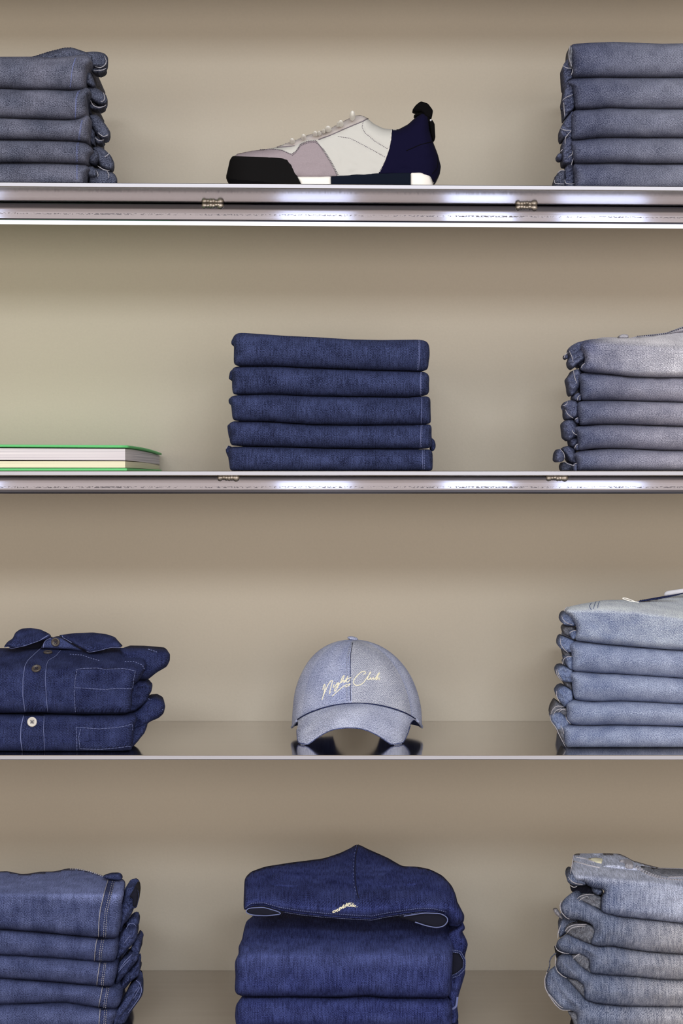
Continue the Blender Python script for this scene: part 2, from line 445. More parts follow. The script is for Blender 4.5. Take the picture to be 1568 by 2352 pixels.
def box_geo(x0, x1, y0, y1, z0, z1, bev=0.0, segs=2):
    bm = bmesh.new(); bmesh.ops.create_cube(bm, size=1)
    for v in bm.verts: v.co = Vector(((x0+x1)/2+v.co.x*(x1-x0), (y0+y1)/2+v.co.y*(y1-y0), (z0+z1)/2+v.co.z*(z1-z0)))
    if bev: bmesh.ops.bevel(bm, geom=bm.edges[:], offset=bev, segments=segs, profile=.5, affect='EDGES')
    bm.normal_update(); V = [v.co.copy() for v in bm.verts]; Fc = [[v.index for v in f.verts] for f in bm.faces]; Nn = [f.normal.copy() for f in bm.faces]
    bm.free(); return V, Fc, Nn
def box(name, x0, x1, y0, y1, z0, z1, mat, parent=None, bev=0.0, loc=None, smooth=False):
    V, Fc, _ = box_geo(x0, x1, y0, y1, z0, z1, bev)
    return mk(name, V, Fc, mat, parent, smooth=smooth, loc=loc)

# ------------------------------------------------------------------ the setting
DEP = 0.40
o = box('wall_back', -3.2, 3.2, DEP, DEP+.12, 0, 3.3, M['wall'], loc=(0, DEP, 0)); tag(o, kind='structure')
o = box('floor', -3.2, 3.2, -6.6, DEP+.12, -.1, 0, M['floor'], loc=(0, 0, 0)); tag(o, kind='structure')

# ------------------------------------------------------------------ shelves
def shelf(n, z, tilt, label, rail, welds, thick=.0066):
    r = thing('wall_shelf', label, 'shelf', (0, 0, z), 'aluminium shelves on the back wall', (0, tilt, 0))
    V, Fc, Nn = box_geo(-1.45, 1.45, 0, DEP-.0005, -thick, 0, .0008, 1)
    fm = [1 if nn.y < -.9 else 0 for nn in Nn]
    V = [v+r.location for v in V]
    mk('shelf_board', V, Fc, M['sheet'], r, smooth=False, mats=[M['edge']], fmat=fm)
    zt = z-thick
    if rail:
        y0, y1, h = .156, .196, .0262
        V, Fc, _ = box_geo(-1.45, 1.45, y0, y1, zt-.0004-h, zt-.0004, .0028, 3)
        # object origin at the rail's top edge so the scuff line sits right
        rl = bpy.data.objects.new('support_rail', bpy.data.meshes.new('support_rail')); COL.objects.link(rl); rl.parent = r; rl.location = (0, y0, -thick-.0004)
        me = rl.data; off = Vector((0, y0, zt-.0004)); me.from_pydata([tuple(v-off) for v in V], [], Fc); me.materials.append(M['rail']); me.polygons.foreach_set('use_smooth', [True]*len(me.polygons)); me.update()
        if n == 1: mk('light_strip', *box_geo(-1.44, 1.44, y0+.003, y1-.004, zt-h-.0022, zt-h-.0005, .0004, 1)[:2], M['led'], r, smooth=False)
        for wx, wy in welds:
            x = (wx-CX)*(D+y0)/F
            V, Fc = [], []
            rnd = random.Random(wx)
            def blob(cx, cy, cz, rx, ry, rz):
                b = len(V); nu, nv = 12, 7
                for j in range(nv+1):
                    ph = math.pi*j/nv
                    for i in range(nu):
                        th = 2*math.pi*i/nu; q = 1+.14*noise.noise(Vector((math.cos(th)*2+cx*300, ph*2, math.sin(th)*2)))
                        V.append(Vector((cx+rx*q*math.sin(ph)*math.cos(th), cy+ry*q*math.sin(ph)*math.sin(th), cz+rz*q*math.cos(ph))))
                for j in range(nv):
                    for i in range(nu): Fc.append((b+j*nu+i, b+j*nu+(i+1) % nu, b+(j+1)*nu+(i+1) % nu, b+(j+1)*nu+i))
            for k in range(6):
                blob(x+(k-2.5)*.0040, y0-.0004-rnd.random()*.0006, zt-.0020-rnd.random()*.0012, .0042, .0036, .0036+rnd.random()*.0012)
            blob(x-.0115, y0-.0005, zt-.003, .0045, .004, .0050); blob(x+.0125, y0-.0005, zt-.003, .0055, .004, .0056)
            wd = mk('weld_bead', V, Fc, M['weld'], None); wd.parent = rl
            for v in wd.data.vertices: v.co = v.co-Vector((0, y0, zt-.0004))
    return r
shelf(0, SH[1]+.378, 0, 'aluminium shelf above the top row of goods, just out of the frame', True, [])
shelf(1, SH[1], TILT[1], 'aluminium shelf carrying the sneaker, with a bright lower edge', True, [(487, 472), (1207, 476)])
shelf(2, SH[2], 0, 'aluminium shelf at eye level carrying the green book', True, [(523, 1097), (1277, 1097)])
shelf(3, SH[3], 0, 'glossy aluminium shelf carrying the denim cap and shirts', False, [])
shelf(4, SH[4], 0, 'lowest aluminium shelf carrying the hoodies', False, [])

# ------------------------------------------------------------------ folded jeans in stacks
ORD = ['topmost', 'second from the top', 'middle one', 'second from the bottom', 'bottom one']
def center_of(outline, tr, Yf, zb):
    xs = [tr[0]+p[0]/tr[2] for p in outline]; xs = [min(1800, max(-260, x)) for x in xs]
    return W((min(xs)+max(xs))/2, HY, Yf+.12).x, Yf+.12, zb
def jeans(tr, outline, Yf, label, group, shelf_n=None, cat='folded jeans', kind='folded_jeans'):
    zb = W(CX, tr[1]+max(p[1] for p in outline)/tr[2], Yf+.018).z
    return thing(kind, label, cat, center_of(outline, tr, Yf, zb), group)

def build_stack(tr, mat, shelf_n, layers, group, look, where, Yf0=.03, fade=None, E=.24, matn=None, common=None, tx=.8):
    """layers: dict(body, lobes=[(outline, opts)], seams, hems, extra(fn))"""
    for i, L in enumerate(layers):
        rnd = random.Random(i*7+shelf_n*31+len(group))
        Yf = Yf0+L.get('dy', rnd.uniform(-.003, .003))
        zmin = (lambda x: shelf_z(shelf_n, x)+.0003) if i == len(layers)-1 else None
        body = [list(p) for p in L['body']]
        if zmin is not None:
            for p in body:
                if p[1] == 'S': p[1] = (shelf_py(shelf_n, Yf+.018, tr[0]+p[0]/tr[2])-tr[1])*tr[2]
        lk = L.get('look', look)
        th = jeans(tr, body, Yf, L.get('label') or f'{lk}, {ORD[i]} of the {where}'.replace('middle one of', 'in the middle of').replace('bottom one of', 'at the bottom of'), group)
        h = (max(p[1] for p in body if -200 < p[0] < 7000)-min(p[1] for p in body))/tr[2]
        b = pillow('folded_leg', body, tr, Yf, L.get('T', .022), L.get('w', min(38, max(16, .46*h))), L.get('E', E), L.get('mat', mat), th,
                   sp=L.get('sp', 4.5), soft=L.get('soft', 4), base=L.get('base'), creases=L.get('creases', ()), wr=L.get('wr', .0012), wrs=34,
                   fade=L.get('fade', fade), zmin=zmin, seed=i*3.3+shelf_n, bvh=True, tx=L.get('tx', tx), lapn=L.get('lapn', 0))
        for q, lb in enumerate(L.get('lobes', ())):
            o_, kw = (lb if isinstance(lb, tuple) else (lb, {})); kw = dict(kw)
            nm = kw.pop('name', 'side_fold'); m_ = kw.pop('mat', mat); yo = kw.pop('y', .018+.012*(q % 3))
            o2 = [list(p) for p in o_]
            if zmin is not None:
                for p in o2:
                    if p[1] == 'S': p[1] = (shelf_py(shelf_n, Yf+yo+.012, tr[0]+p[0]/tr[2])-tr[1])*tr[2]
            a = dict(T=.012, w=7, E=.05, sp=2.7, wr=.0035, wrs=11, lapn=0, soft=4)
            a['ribs'] = (rnd.uniform(-1.2, 1.2), rnd.uniform(8, 11), .0055)
            a.update(kw)
            pillow(nm, o2, tr, Yf+yo, a.pop('T'), a.pop('w'), a.pop('E'), m_, th, zmin=zmin, seed=q+i, **a)
        if L.get('seams'): lines('stitching', L['seams'], tr, b, .00038, M['bluethread'], th, dash=(4, 2))
        if L.get('seamlines'): lines('seam_edge', L['seamlines'], tr, b, L.get('slr', .00045), L.get('slm', M['bluethread']), th)
        if L.get('hems'):
            hy = L.get('hy', .026)
            lines('hem_edge', L['hems'], tr, None, L.get('hr', .0011)*.62, L.get('hm', M['pale']), th, Y=Yf+hy, step=2, taper=True, soft=7)
        if L.get('extra'): L['extra'](th, b, Yf)

XL, XR = -900, 2500
# --- top shelf, left
TA = (0, 80, 3.92)
tail = lambda ang=.5, pit=4.2: dict(name='rolled_cuff', T=.018, w=9, E=.03, y=.045, ribs=(ang, pit, .0045), wr=.001, lapn=0)
def A_fade(px, py): return .18+.25*noise.noise(Vector((px/60, py/40, 1)))
layA = [
 dict(body=[(XL,205),(0,197),(320,196),(480,208),(640,192),(720,176),(780,178),(830,225),(822,252),(782,290),(770,400),(764,470),(745,494),(640,498),(400,490),(200,490),(0,478),(XL,478)],
      lobes=[([(200,215),(330,186),(450,148),(580,116),(650,114),(760,150),(835,190),(800,320),(400,320)], dict(name='waistband', mat=M['A'], T=.02, w=8, y=.03, E=.12)),
             ([(745,160),(830,150),(880,152),(940,165),(972,200),(975,250),(958,290),(900,300),(830,290),(790,280)], tail(.2)),
             ([(800,300),(860,290),(930,288),(962,290),(955,318),(925,338),(885,348),(830,338)], dict(y=.055, T=.012, E=.03)),
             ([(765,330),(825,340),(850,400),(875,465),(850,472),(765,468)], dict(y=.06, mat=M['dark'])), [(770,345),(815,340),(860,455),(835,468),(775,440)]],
      seams=[[(685,205),(660,280),(642,360),(630,480)]], seamlines=[[(676,215),(650,300),(634,480)]],
      hems=[[(855,285),(900,300),(945,275),(960,240),(940,190)], [(840,325),(880,320),(930,318),(955,300)]], hy=.044,
      extra=lambda th, b, Yf: lines('stitching', [[(330,188),(450,150),(580,118),(640,116)]], TA, None, .0006, M['navythread'], th, dash=(3, 3), Y=Yf+.029)),
 dict(body=[(XL,483),(0,484),(200,494),(400,492),(640,503),(730,492),(775,470),(822,500),(800,540),(776,570),(774,640),(782,700),(760,748),(700,764),(500,762),(300,754),(0,745),(XL,745)],
      lobes=[([(755,466),(830,464),(890,488),(955,540),(972,590),(958,632),(900,630),(840,600),(790,560)], tail(.6)),
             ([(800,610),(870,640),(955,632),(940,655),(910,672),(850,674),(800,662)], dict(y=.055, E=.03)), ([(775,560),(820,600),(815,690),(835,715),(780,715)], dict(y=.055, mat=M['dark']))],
      seams=[[(718,500),(692,560),(686,650),(680,755)]], seamlines=[[(706,505),(683,560),(676,755)]],
      hems=[[(815,590),(835,635),(880,655),(930,650),(955,630)], [(905,600),(935,600),(945,560),(930,520)]], hy=.044),
 dict(body=[(XL,750),(0,748),(300,758),(600,768),(700,755),(780,716),(815,740),(810,800),(800,900),(798,960),(760,962),(600,952),(400,945),(0,941),(XL,941)],
      lobes=[([(800,722),(860,714),(902,742),(960,820),(997,880),(980,930),(925,945),(870,900),(820,820)], tail(.7)),
             ([(850,900),(905,940),(940,945),(930,972),(870,985),(852,950)], dict(y=.055, E=.03)), ([(805,830),(855,860),(855,995),(800,975)], dict(y=.05))],
      seams=[[(745,770),(728,850),(716,950)]], seamlines=[[(736,770),(718,860),(706,948)]], hems=[[(855,925),(885,955),(935,945)], [(880,880),(930,920),(975,900)]], hy=.044),
 dict(body=[(XL,947),(0,945),(400,950),(690,960),(760,968),(820,1008),(850,1050),(800,1080),(788,1140),(772,1162),(600,1154),(400,1148),(0,1149),(XL,1150)],
      lobes=[([(790,1030),(860,1040),(885,1060),(888,1110),(850,1160),(800,1150)], dict(y=.03)), ([(830,1010),(900,1004),(950,1040),(1000,1088),(1032,1160),(1020,1205),(985,1222),(910,1190),(870,1130)], tail(.7))],
      seams=[[(708,965),(698,1050),(696,1150)]], seamlines=[[(696,968),(686,1060),(684,1150)]], hems=[[(880,1180),(930,1215),(985,1222)], [(940,1100),(975,1080),(985,1060)]], hy=.044),
 dict(body=[(XL,1155),(0,1153),(400,1152),(600,1158),(760,1166),(815,1200),(780,1240),(768,1290),(768,'S'),(XL,'S')],
      lobes=[([(775,1190),(830,1180),(870,1225),(880,1265),(830,1285),(785,1270)], dict(y=.03)), ([(800,1185),(860,1200),(960,1215),(1032,1250),(1056,1295),(1056,'S'),(790,'S')], tail(.1))],
      seams=[[(700,1165),(696,1300)]], seamlines=[[(690,1165),(686,1300)]], hems=[[(860,1215),(885,1250),(880,1280)], [(960,1222),(985,1260),(975,1290)]], hy=.044),
]
build_stack(TA, M['A'], 1, layA, 'grey navy jeans at the left of the top shelf', 'dark grey-navy folded jeans', 'left stack on the top shelf', .028, fade=A_fade, tx=.94)

# --- top shelf, right
TC = (1220, 80, 4.506)
def C_fade(px, py): return max(0, min(.75, (px-1340)/330))+.12*noise.noise(Vector((px/50, py/30, 5)))
bead = lambda x, y, r: [(x+r*math.cos(a*math.pi/4), y+r*1.1*math.sin(a*math.pi/4)) for a in range(8)]
layC = [
 dict(body=[(400,112),(425,94),(600,82),(860,72),(1100,82),(1350,92),(1568,88),(XR,95),(XR,438),(1568,438),(1000,440),(700,438),(440,440),(428,420),(424,300),(420,180)],
      lobes=[([(398,104),(386,180),(386,250),(400,330),(428,350),(440,120)], dict(mat=M['inner'], y=.012)), ([(322,320),(380,235),(415,300),(440,420),(440,470),(370,480),(352,540),(338,530),(328,430)], {}),
             ([(350,370),(430,340),(440,440),(370,470)], {})],
      hems=[[(400,108),(386,190),(392,260),(420,330)], [(325,318),(360,345),(415,345)], [(410,420),(425,380),(430,350)]], hr=.0009, hy=.012),
 dict(body=[(350,492),(430,452),(700,440),(1000,446),(1568,444),(XR,445),(XR,768),(1568,768),(1000,762),(800,754),(640,768),(470,770),(452,740),(440,620),(425,520),(385,520)],
      lobes=[[(352,490),(430,480),(450,700),(440,770),(400,800),(345,862),(335,740),(320,680),(345,580)], [(420,690),(450,680),(455,760),(425,755)], (bead(322,765,18), dict(E=.01))],
      hems=[[(320,680),(350,650),(430,618)], [(335,700),(338,780),(345,850)]], hr=.0009, hy=.018),
 dict(body=[(418,810),(440,780),(640,772),(800,758),(1000,766),(1568,772),(XR,772),(XR,1060),(1568,1060),(1200,1062),(900,1058),(700,1060),(500,1082),(425,1086),(416,1060),(412,900)],
      lobes=[[(345,880),(430,780),(430,900),(425,1080),(350,1060),(320,1080),(300,1040),(302,960)], (bead(305,1045,22), dict(E=.01)), ([(348,1110),(360,1040),(410,992),(430,1060),(380,1090)], {})],
      hems=[[(300,968),(340,988),(410,990)], [(420,840),(440,812),(470,800)], [(348,1130),(350,1060),(410,996)]], hr=.001, hy=.018),
 dict(body=[(400,1105),(430,1090),(500,1086),(700,1064),(900,1062),(1200,1066),(1568,1065),(XR,1065),(XR,1332),(1568,1330),(1200,1332),(860,1322),(600,1328),(450,1325),(436,1290),(420,1200),(408,1150)],
      lobes=[[(330,1085),(400,1030),(430,1090),(445,1300),(400,1335),(330,1325),(318,1200)], (bead(297,1262,38), dict(E=.02, y=.03)), [(380,1110),(430,1120),(430,1250),(390,1270),(350,1200)]],
      hems=[[(300,1210),(310,1190),(325,1185)], [(380,1265),(425,1240),(430,1180)]], hr=.0009, hy=.018),
 dict(body=[(430,1345),(450,1330),(600,1333),(860,1326),(1200,1337),(1568,1336),(XR,1336),(XR,'S'),(450,'S'),(446,1440),(434,1400)],
      lobes=[([(240,'S'),(236,1510),(262,1440),(300,1400),(345,1400),(350,'S')], dict(mat=M['A'])), [(330,'S'),(345,1380),(420,1290),(445,1360),(450,'S')], (bead(250,1470,14), dict(E=.01))],
      hems=[[(268,1432),(305,1396),(345,1404)], [(345,1500),(352,1540),(400,1546),(446,1542)], [(412,1350),(425,1300),(435,1280)], [(240,1500),(236,1540),(340,1545)]], hr=.001, hy=.018),
]
build_stack(TC, M['C'], 1, layC, 'slate blue jeans at the right of the top shelf', 'slate-blue folded jeans', 'right stack on the top shelf', .028, fade=C_fade, tx=.88)

# --- second shelf, middle
TE = (480, 730, 2.8)
def E_fade(px, py): return .04+.1*noise.noise(Vector((px/40, py/25, 9)))
def Etop(px, py): return max(0, 774-py+ (px-535)*.03)*.0006
layE = [
 dict(body=[(150,125),(165,108),(190,96),(230,97),(300,102),(500,116),(700,125),(900,138),(1100,143),(1340,140),(1390,146),(1412,165),(1418,205),(1418,250),(1410,290),(1411,325),(1395,341),(1200,338),(900,328),(600,318),(450,308),(300,308),(165,308),(158,290),(160,180)],
      lobes=[([(142,150),(155,125),(185,110),(190,200),(158,182),(142,172)], {})], seamlines=[[(1355,142),(1352,240),(1347,338)]], seams=[[(1348,144),(1344,240),(1339,338)]]),
 dict(body=[(145,328),(170,313),(450,312),(600,322),(900,333),(1200,342),(1380,346),(1412,362),(1417,400),(1412,430),(1417,462),(1410,496),(1380,500),(1280,509),(900,505),(600,500),(400,490),(250,492),(155,495),(148,460),(147,400)],
      lobes=[([(125,392),(134,345),(165,320),(170,440),(145,400),(128,398)], {})], seamlines=[[(1361,346),(1358,420),(1357,500)]], seams=[[(1365,346),(1364,420),(1362,500)]]),
 dict(body=[(128,515),(160,498),(400,493),(600,503),(900,510),(1280,513),(1400,503),(1423,512),(1424,600),(1427,680),(1400,684),(1300,685),(900,688),(650,684),(480,672),(350,665),(160,662),(150,650),(143,570)],
      lobes=[([(124,520),(160,505),(165,600),(143,562),(126,552)], {})], seamlines=[[(1368,508),(1366,600),(1364,684)]]),
 dict(body=[(122,684),(150,664),(350,668),(480,676),(650,688),(1000,691),(1425,684),(1431,700),(1430,770),(1436,800),(1424,838),(1390,842),(1000,840),(700,835),(400,826),(140,822),(132,790),(130,740)],
      lobes=[([(116,690),(150,672),(160,800),(128,775),(122,740)], {}), ([(1420,770),(1440,775),(1455,800),(1457,835),(1440,862),(1425,850)], dict(y=.03))], seamlines=[[(1363,688),(1360,760),(1357,838)]], seams=[[(1370,688),(1368,760),(1364,838)]]),
 dict(body=[(126,840),(145,827),(400,830),(700,839),(1000,845),(1425,846),(1436,860),(1438,900),(1437,'S'),(135,'S'),(128,930),(120,880)],
      lobes=[([(105,842),(122,818),(150,835),(150,930),(124,900),(110,870)], {})], seamlines=[[(1371,848),(1370,900),(1375,975)]], seams=[[(1383,848),(1382,900),(1386,975)]], hems=[[(108,845),(122,820)]], hy=.018, hr=.0007),
]
build_stack(TE, M['E'], 2, layE, 'dark indigo jeans in the middle of the second shelf', 'dark indigo folded jeans', 'middle stack on the second shelf', .03, fade=E_fade)

# --- second shelf, right
TF = (1230, 730, 4.639)
def F_fade(px, py): return max(0, min(.7, (px-1345)/300))+.12*noise.noise(Vector((px/40, py/30, 5)))
def F_fade_lit(px, py):  # real fade, plus painted light where the top turns upward
    ridge = 789+max(0, (px-1400))*.10-max(0, px-1500)*.05
    t = (ridge+8-py)/22
    return max(F_fade(px, py)*.9, min(1, max(0, t))*min(1, max(0, (px-1350)/60)))
def F_base(px, py):
    top = 792+max(0, (px-1390))*.08
    return soft(top-py)*.0030
curl = dict(name='rolled_cuff', T=.008, w=5, E=.03, y=.010, wr=.0006)
def F_top(th, b, Yf):
    pillow('waistband', [(620,232),(700,208),(800,206),(1000,216),(1100,190),(1250,175),(1400,155),(1568,88),(XR,50),(XR,140),(1568,150),(1250,210),(1000,232),(800,240)], TF, Yf+.085, .01, 5, .05, M['pale'], th, sp=4, wr=.001, wrs=10)
    pillow('belt_loop', [(880,210),(900,182),(930,172),(985,180),(992,212),(960,222),(900,222)], TF, Yf+.07, .006, 3, .02, M['pale'], th, sp=2, wr=.001, wrs=6)
    lines('stitching', [[(1080,196),(1250,184),(1400,166),(1430,150),(1568,105)]], TF, None, .0007, M['navythread'], th, Y=Yf+.083, dash=(3, 2))
layF = [
 dict(body=[(500,262),(560,230),(640,224),(720,220),(850,218),(1000,218),(1200,205),(1400,172),(1568,115),(XR,75),(XR,632),(1568,632),(1300,634),(1000,624),(800,600),(540,580),(495,562),(500,520),(528,460),(522,400),(490,350),(470,310)],
      mat=M['F2'], fade=F_fade_lit, base=F_base, E=.2, T=.02, lobes=[([(345,340),(372,300),(440,262),(560,232),(540,330),(535,450),(440,500),(400,545),(350,510),(340,460),(362,420)], dict(y=.02, T=.02, w=12, wr=.004)), (bead(325,415,28), dict(E=.02)), ([(435,470),(470,440),(530,448),(528,500),(480,530),(445,500)], {}), ([(478,540),(492,500),(530,478),(540,575),(500,560)], curl)],
      hems=[[(482,535),(495,502),(525,482)], [(300,430),(318,378),(345,372)], [(355,350),(380,400),(400,470)]], hr=.0009, hy=.008, extra=F_top),
 dict(body=[(450,625),(480,590),(540,584),(800,605),(1000,630),(1300,640),(1568,637),(XR,637),(XR,900),(1568,898),(1300,892),(900,879),(700,878),(485,882),(478,800),(474,700),(458,660)],
      lobes=[([(326,650),(375,600),(405,555),(450,542),(490,580),(475,720),(440,780),(390,835),(358,800),(348,720)], dict(T=.02, w=10, wr=.004)), ([(398,860),(410,820),(465,790),(485,880),(440,886)], dict(y=.012)), ([(442,860),(450,830),(480,815),(485,882),(455,886)], curl)],
      hems=[[(442,880),(446,840),(476,820)], [(400,560),(415,640),(440,700)]], hr=.0009, hy=.012),
 dict(body=[(440,908),(480,886),(700,883),(900,884),(1300,897),(1568,904),(XR,905),(XR,1152),(1568,1152),(1300,1145),(900,1130),(700,1130),(560,1140),(475,1150),(462,1100),(455,1040),(445,960)],
      lobes=[([(282,940),(312,895),(350,878),(440,880),(470,960),(460,1060),(400,1075),(330,1085),(308,1040),(312,975)], dict(T=.02, w=10, wr=.004)), ([(400,1020),(455,1030),(465,1120),(410,1090)], {}), ([(415,1085),(425,1065),(455,1060),(462,1130),(430,1115)], curl)],
      hems=[[(418,1085),(432,1064),(452,1066)], [(285,935),(325,930),(340,890)], [(315,980),(340,1030),(400,1070)]], hr=.0009, hy=.012),
 dict(body=[(400,1165),(440,1156),(560,1146),(700,1136),(900,1136),(1300,1150),(1568,1158),(XR,1158),(XR,1412),(1568,1412),(1300,1408),(1000,1392),(800,1388),(600,1394),(480,1414),(445,1412),(452,1340),(448,1270),(425,1210)],
      lobes=[([(280,1125),(340,1082),(400,1080),(440,1140),(460,1250),(400,1280),(360,1315),(300,1275),(290,1200)], dict(T=.02, w=10, wr=.004)), ([(360,1290),(450,1270),(455,1380),(380,1370)], {}), ([(412,1390),(428,1345),(455,1340),(460,1415),(440,1412)], curl)],
      hems=[[(414,1390),(430,1345),(450,1345)], [(385,1190),(400,1230),(440,1250)]], hr=.0009, hy=.012),
 dict(body=[(390,1460),(430,1432),(500,1413),(800,1394),(1000,1398),(1300,1413),(1568,1417),(XR,1417),(XR,'S'),(440,'S'),(436,1560),(440,1500)],
      lobes=[([(205,1520),(215,1440),(250,1395),(275,1400),(310,1470),(300,1525),(250,1542)], dict(T=.015, w=8)), ([(280,1395),(340,1360),(420,1395),(445,1480),(440,1560),(370,1540),(330,1480)], dict(T=.02, w=10, wr=.004)), ([(262,1580),(290,1535),(380,1550),(440,1570),(445,'S'),(280,'S')], dict(mat=M['A'])), ([(395,1580),(415,1545),(440,1545),(445,'S'),(410,'S')], curl)],
      hems=[[(260,1400),(300,1440),(310,1500)], [(398,1580),(415,1548),(440,1550)], [(300,1530),(340,1555),(420,1580)]], hr=.0009, hy=.014),
]
for L in layF[:1]: L['w'] = 17; L['sp'] = 4
build_stack(TF, M['Fm'], 2, layF, 'greyish blue jeans at the right of the second shelf', 'greyish-blue folded jeans', 'right stack on the second shelf', .03, fade=F_fade, tx=.9)

# --- third shelf, right
TI = (1230, 1330, 4.639)
def I_fade(px, py): return .12+max(0, min(.2, (px-1400)/600))+.10*noise.noise(Vector((px/25, py/16, 5)))
def I_crest(px): return 1405+max(0, px-1380)*.06+max(0, px-1460)*.09
def I_fade_lit(px, py):  # wash tone, and light from above painted past the crest
    t = (I_crest(px)+6-py)/16
    return max(I_fade(px, py), min(.95, max(0, t)))
def I_top(th, b, Yf):
    pillow('price_tag', [(1360,180),(1378,132),(1568,102),(1800,80),(1790,150),(1568,152)], TI, .15, .001, 2, .001, M['card'], th, sp=5, wr=0)
    lines('string_loop', [[(1100,246),(1060,242),(1010,236),(960,222),(920,206),(925,200),(965,204),(1020,225),(1060,240)]], TI, None, .0007, M['lace'], th, Y=.115, step=2)
    lines('waist_opening', [[(1060,244),(1130,232),(1250,212),(1380,190),(1500,168),(1568,150)]], TI, None, .0018, M['G'], th, Y=.119, step=3, taper=True)
    lines('stitching', [[(1110,228),(1250,205),(1380,188),(1500,165),(1568,148)]], TI, None, .0006, M['navythread'], th, Y=.112, dash=(3, 2))
    lines('pocket_seam', [[(590,258),(570,290),(590,330)], [(640,245),(625,280),(615,320)], [(680,240),(665,270),(660,310)]], TI, b, .0005, M['I'], th, step=2)
layI = [
 dict(body=[(300,350),(312,318),(345,295),(480,265),(600,245),(700,226),(920,222),(1080,245),(1200,228),(1400,190),(1500,165),(1568,145),(XR,110),(XR,765),(1568,758),(1400,750),(1100,725),(700,690),(425,656),(415,620),(432,560),(432,500),(395,440),(360,390)],
      mat=M['I2'], fade=I_fade_lit, base=lambda x, y: soft(I_crest(x)-y)*.0026, w=17, sp=4, E=.05, T=.02,
      lobes=[([(262,440),(275,390),(310,358),(400,362),(410,440),(440,505),(380,500),(300,490)], dict(T=.014, wr=.003)), ([(285,535),(310,505),(430,500),(440,560),(380,622),(310,600)], dict(mat=M['inner'])), ([(358,575),(382,552),(430,545),(440,610),(400,650),(372,610)], dict(y=.012, T=.008))],
      hems=[[(276,392),(285,430),(330,470),(390,490)], [(358,578),(382,553),(428,547)], [(302,345),(310,315),(345,292)]], hr=.001, hy=.010, extra=I_top),
 dict(body=[(350,700),(420,662),(700,695),(1100,730),(1400,755),(1568,763),(XR,770),(XR,1058),(1568,1055),(1200,1030),(850,1008),(700,1005),(500,990),(388,976),(380,940),(388,840),(385,780),(360,740)],
      lobes=[([(235,690),(250,632),(280,610),(420,655),(395,780),(345,785),(285,755),(242,722)], dict(T=.014, wr=.003)), ([(292,765),(390,785),(390,860),(320,850)], dict(mat=M['inner'])), ([(308,830),(385,822),(390,972),(352,950),(315,860)], dict(y=.012, T=.008))],
      hems=[[(262,635),(262,690),(300,750),(345,785)], [(310,845),(330,825),(385,825)], [(285,910),(290,860),(310,840)]], hr=.001, hy=.010),
 dict(body=[(350,1010),(420,985),(700,1010),(850,1013),(1200,1035),(1568,1061),(XR,1063),(XR,1330),(1568,1330),(1200,1310),(900,1298),(700,1308),(500,1300),(410,1282),(398,1200),(386,1080)],
      lobes=[([(212,980),(240,940),(300,928),(400,965),(400,1100),(340,1100),(270,1085),(228,1035)], dict(T=.014, wr=.003)), ([(300,1080),(390,1100),(395,1210),(318,1140)], dict(mat=M['inner']))],
      hems=[[(215,960),(225,1020),(270,1082)], [(232,960),(245,1030),(285,1082)]], hr=.001, hy=.010),
 dict(body=[(320,1330),(400,1292),(600,1312),(900,1303),(1200,1316),(1568,1336),(XR,1338),(XR,1568),(1568,1568),(1200,1556),(800,1550),(600,1556),(420,1554),(370,1545),(335,1500),(335,1400)],
      lobes=[([(208,1210),(250,1160),(310,1142),(390,1190),(400,1290),(340,1340),(310,1370),(245,1290)], dict(T=.014, wr=.003)), ([(150,1450),(165,1380),(220,1300),(300,1350),(345,1400),(345,1520),(250,1420),(170,1470)], dict(mat=M['inner']))],
      hems=[[(222,1190),(220,1250),(260,1320)], [(160,1440),(175,1395),(220,1350),(300,1360)], [(180,1460),(210,1400),(270,1380),(325,1400)], [(240,1420),(280,1385),(325,1385)]], hr=.001, hy=.010),
 dict(body=[(275,1570),(300,1558),(380,1553),(600,1560),(900,1555),(1200,1560),(1568,1573),(XR,1573),(XR,'S'),(335,'S'),(318,1770),(302,1720),(300,1650)],
      lobes=[([(150,1470),(165,1440),(250,1410),(335,1480),(385,1550),(320,1600),(310,1740),(280,1700),(240,1620),(170,1520)], dict(T=.014, wr=.003)), ([(235,1610),(290,1560),(310,1640),(325,1780),(290,1740)], dict(mat=M['inner'], y=.012))],
      hems=[[(152,1450),(160,1510),(220,1590),(240,1640),(290,1740),(318,1790)], [(320,1470),(330,1500),(372,1545)], [(262,1560),(285,1590),(300,1650)]], hr=.001, hy=.008),
]
build_stack(TI, M['I'], 3, layI, 'light washed jeans at the right of the third shelf', 'light-blue washed jeans', 'right stack on the third shelf', .055, fade=I_fade, tx=.9)

# --- lowest shelf, left
TJ = (0, 1960, 4.356)
def J_fade(px, py): return .1+.12*noise.noise(Vector((px/40, py/25, 5)))
def J_fade_lit(px, py):  # fade of the cloth with overhead light painted into the upper part
    t = (2072+ (px-100)*.08-py)/45
    return max(J_fade(px, py), min(.62, max(0, t)))+.12*noise.noise(Vector((px/14, py/60, 2)))
def felled(left, right):
    def ex(th, b, Yf):
        out = left+right[::-1]
        s = patch('felled_seam', out, TJ, b, .0012, M['J'], th, sp=3, edge=1.5, wr=.0006, bvh=True)
        BV[s.name] = BV[s.name]
        lines('seam_edge', [[(x-3, y) for x, y in left]], TJ, b, .0006, M['pale'], th, off=.0008)
        a = [(x+18, y) for x, y in left]; k = min(len(left), len(right))
        mid = [((left[i][0]*.35+right[i][0]*.65), (left[i][1]+right[i][1])/2) for i in range(k)]
        lines('stitching', [mid, [(x-6, y) for x, y in right]], TJ, s, .00032, M['thread'], th, dash=(3, 2), off=.0002)
    return ex
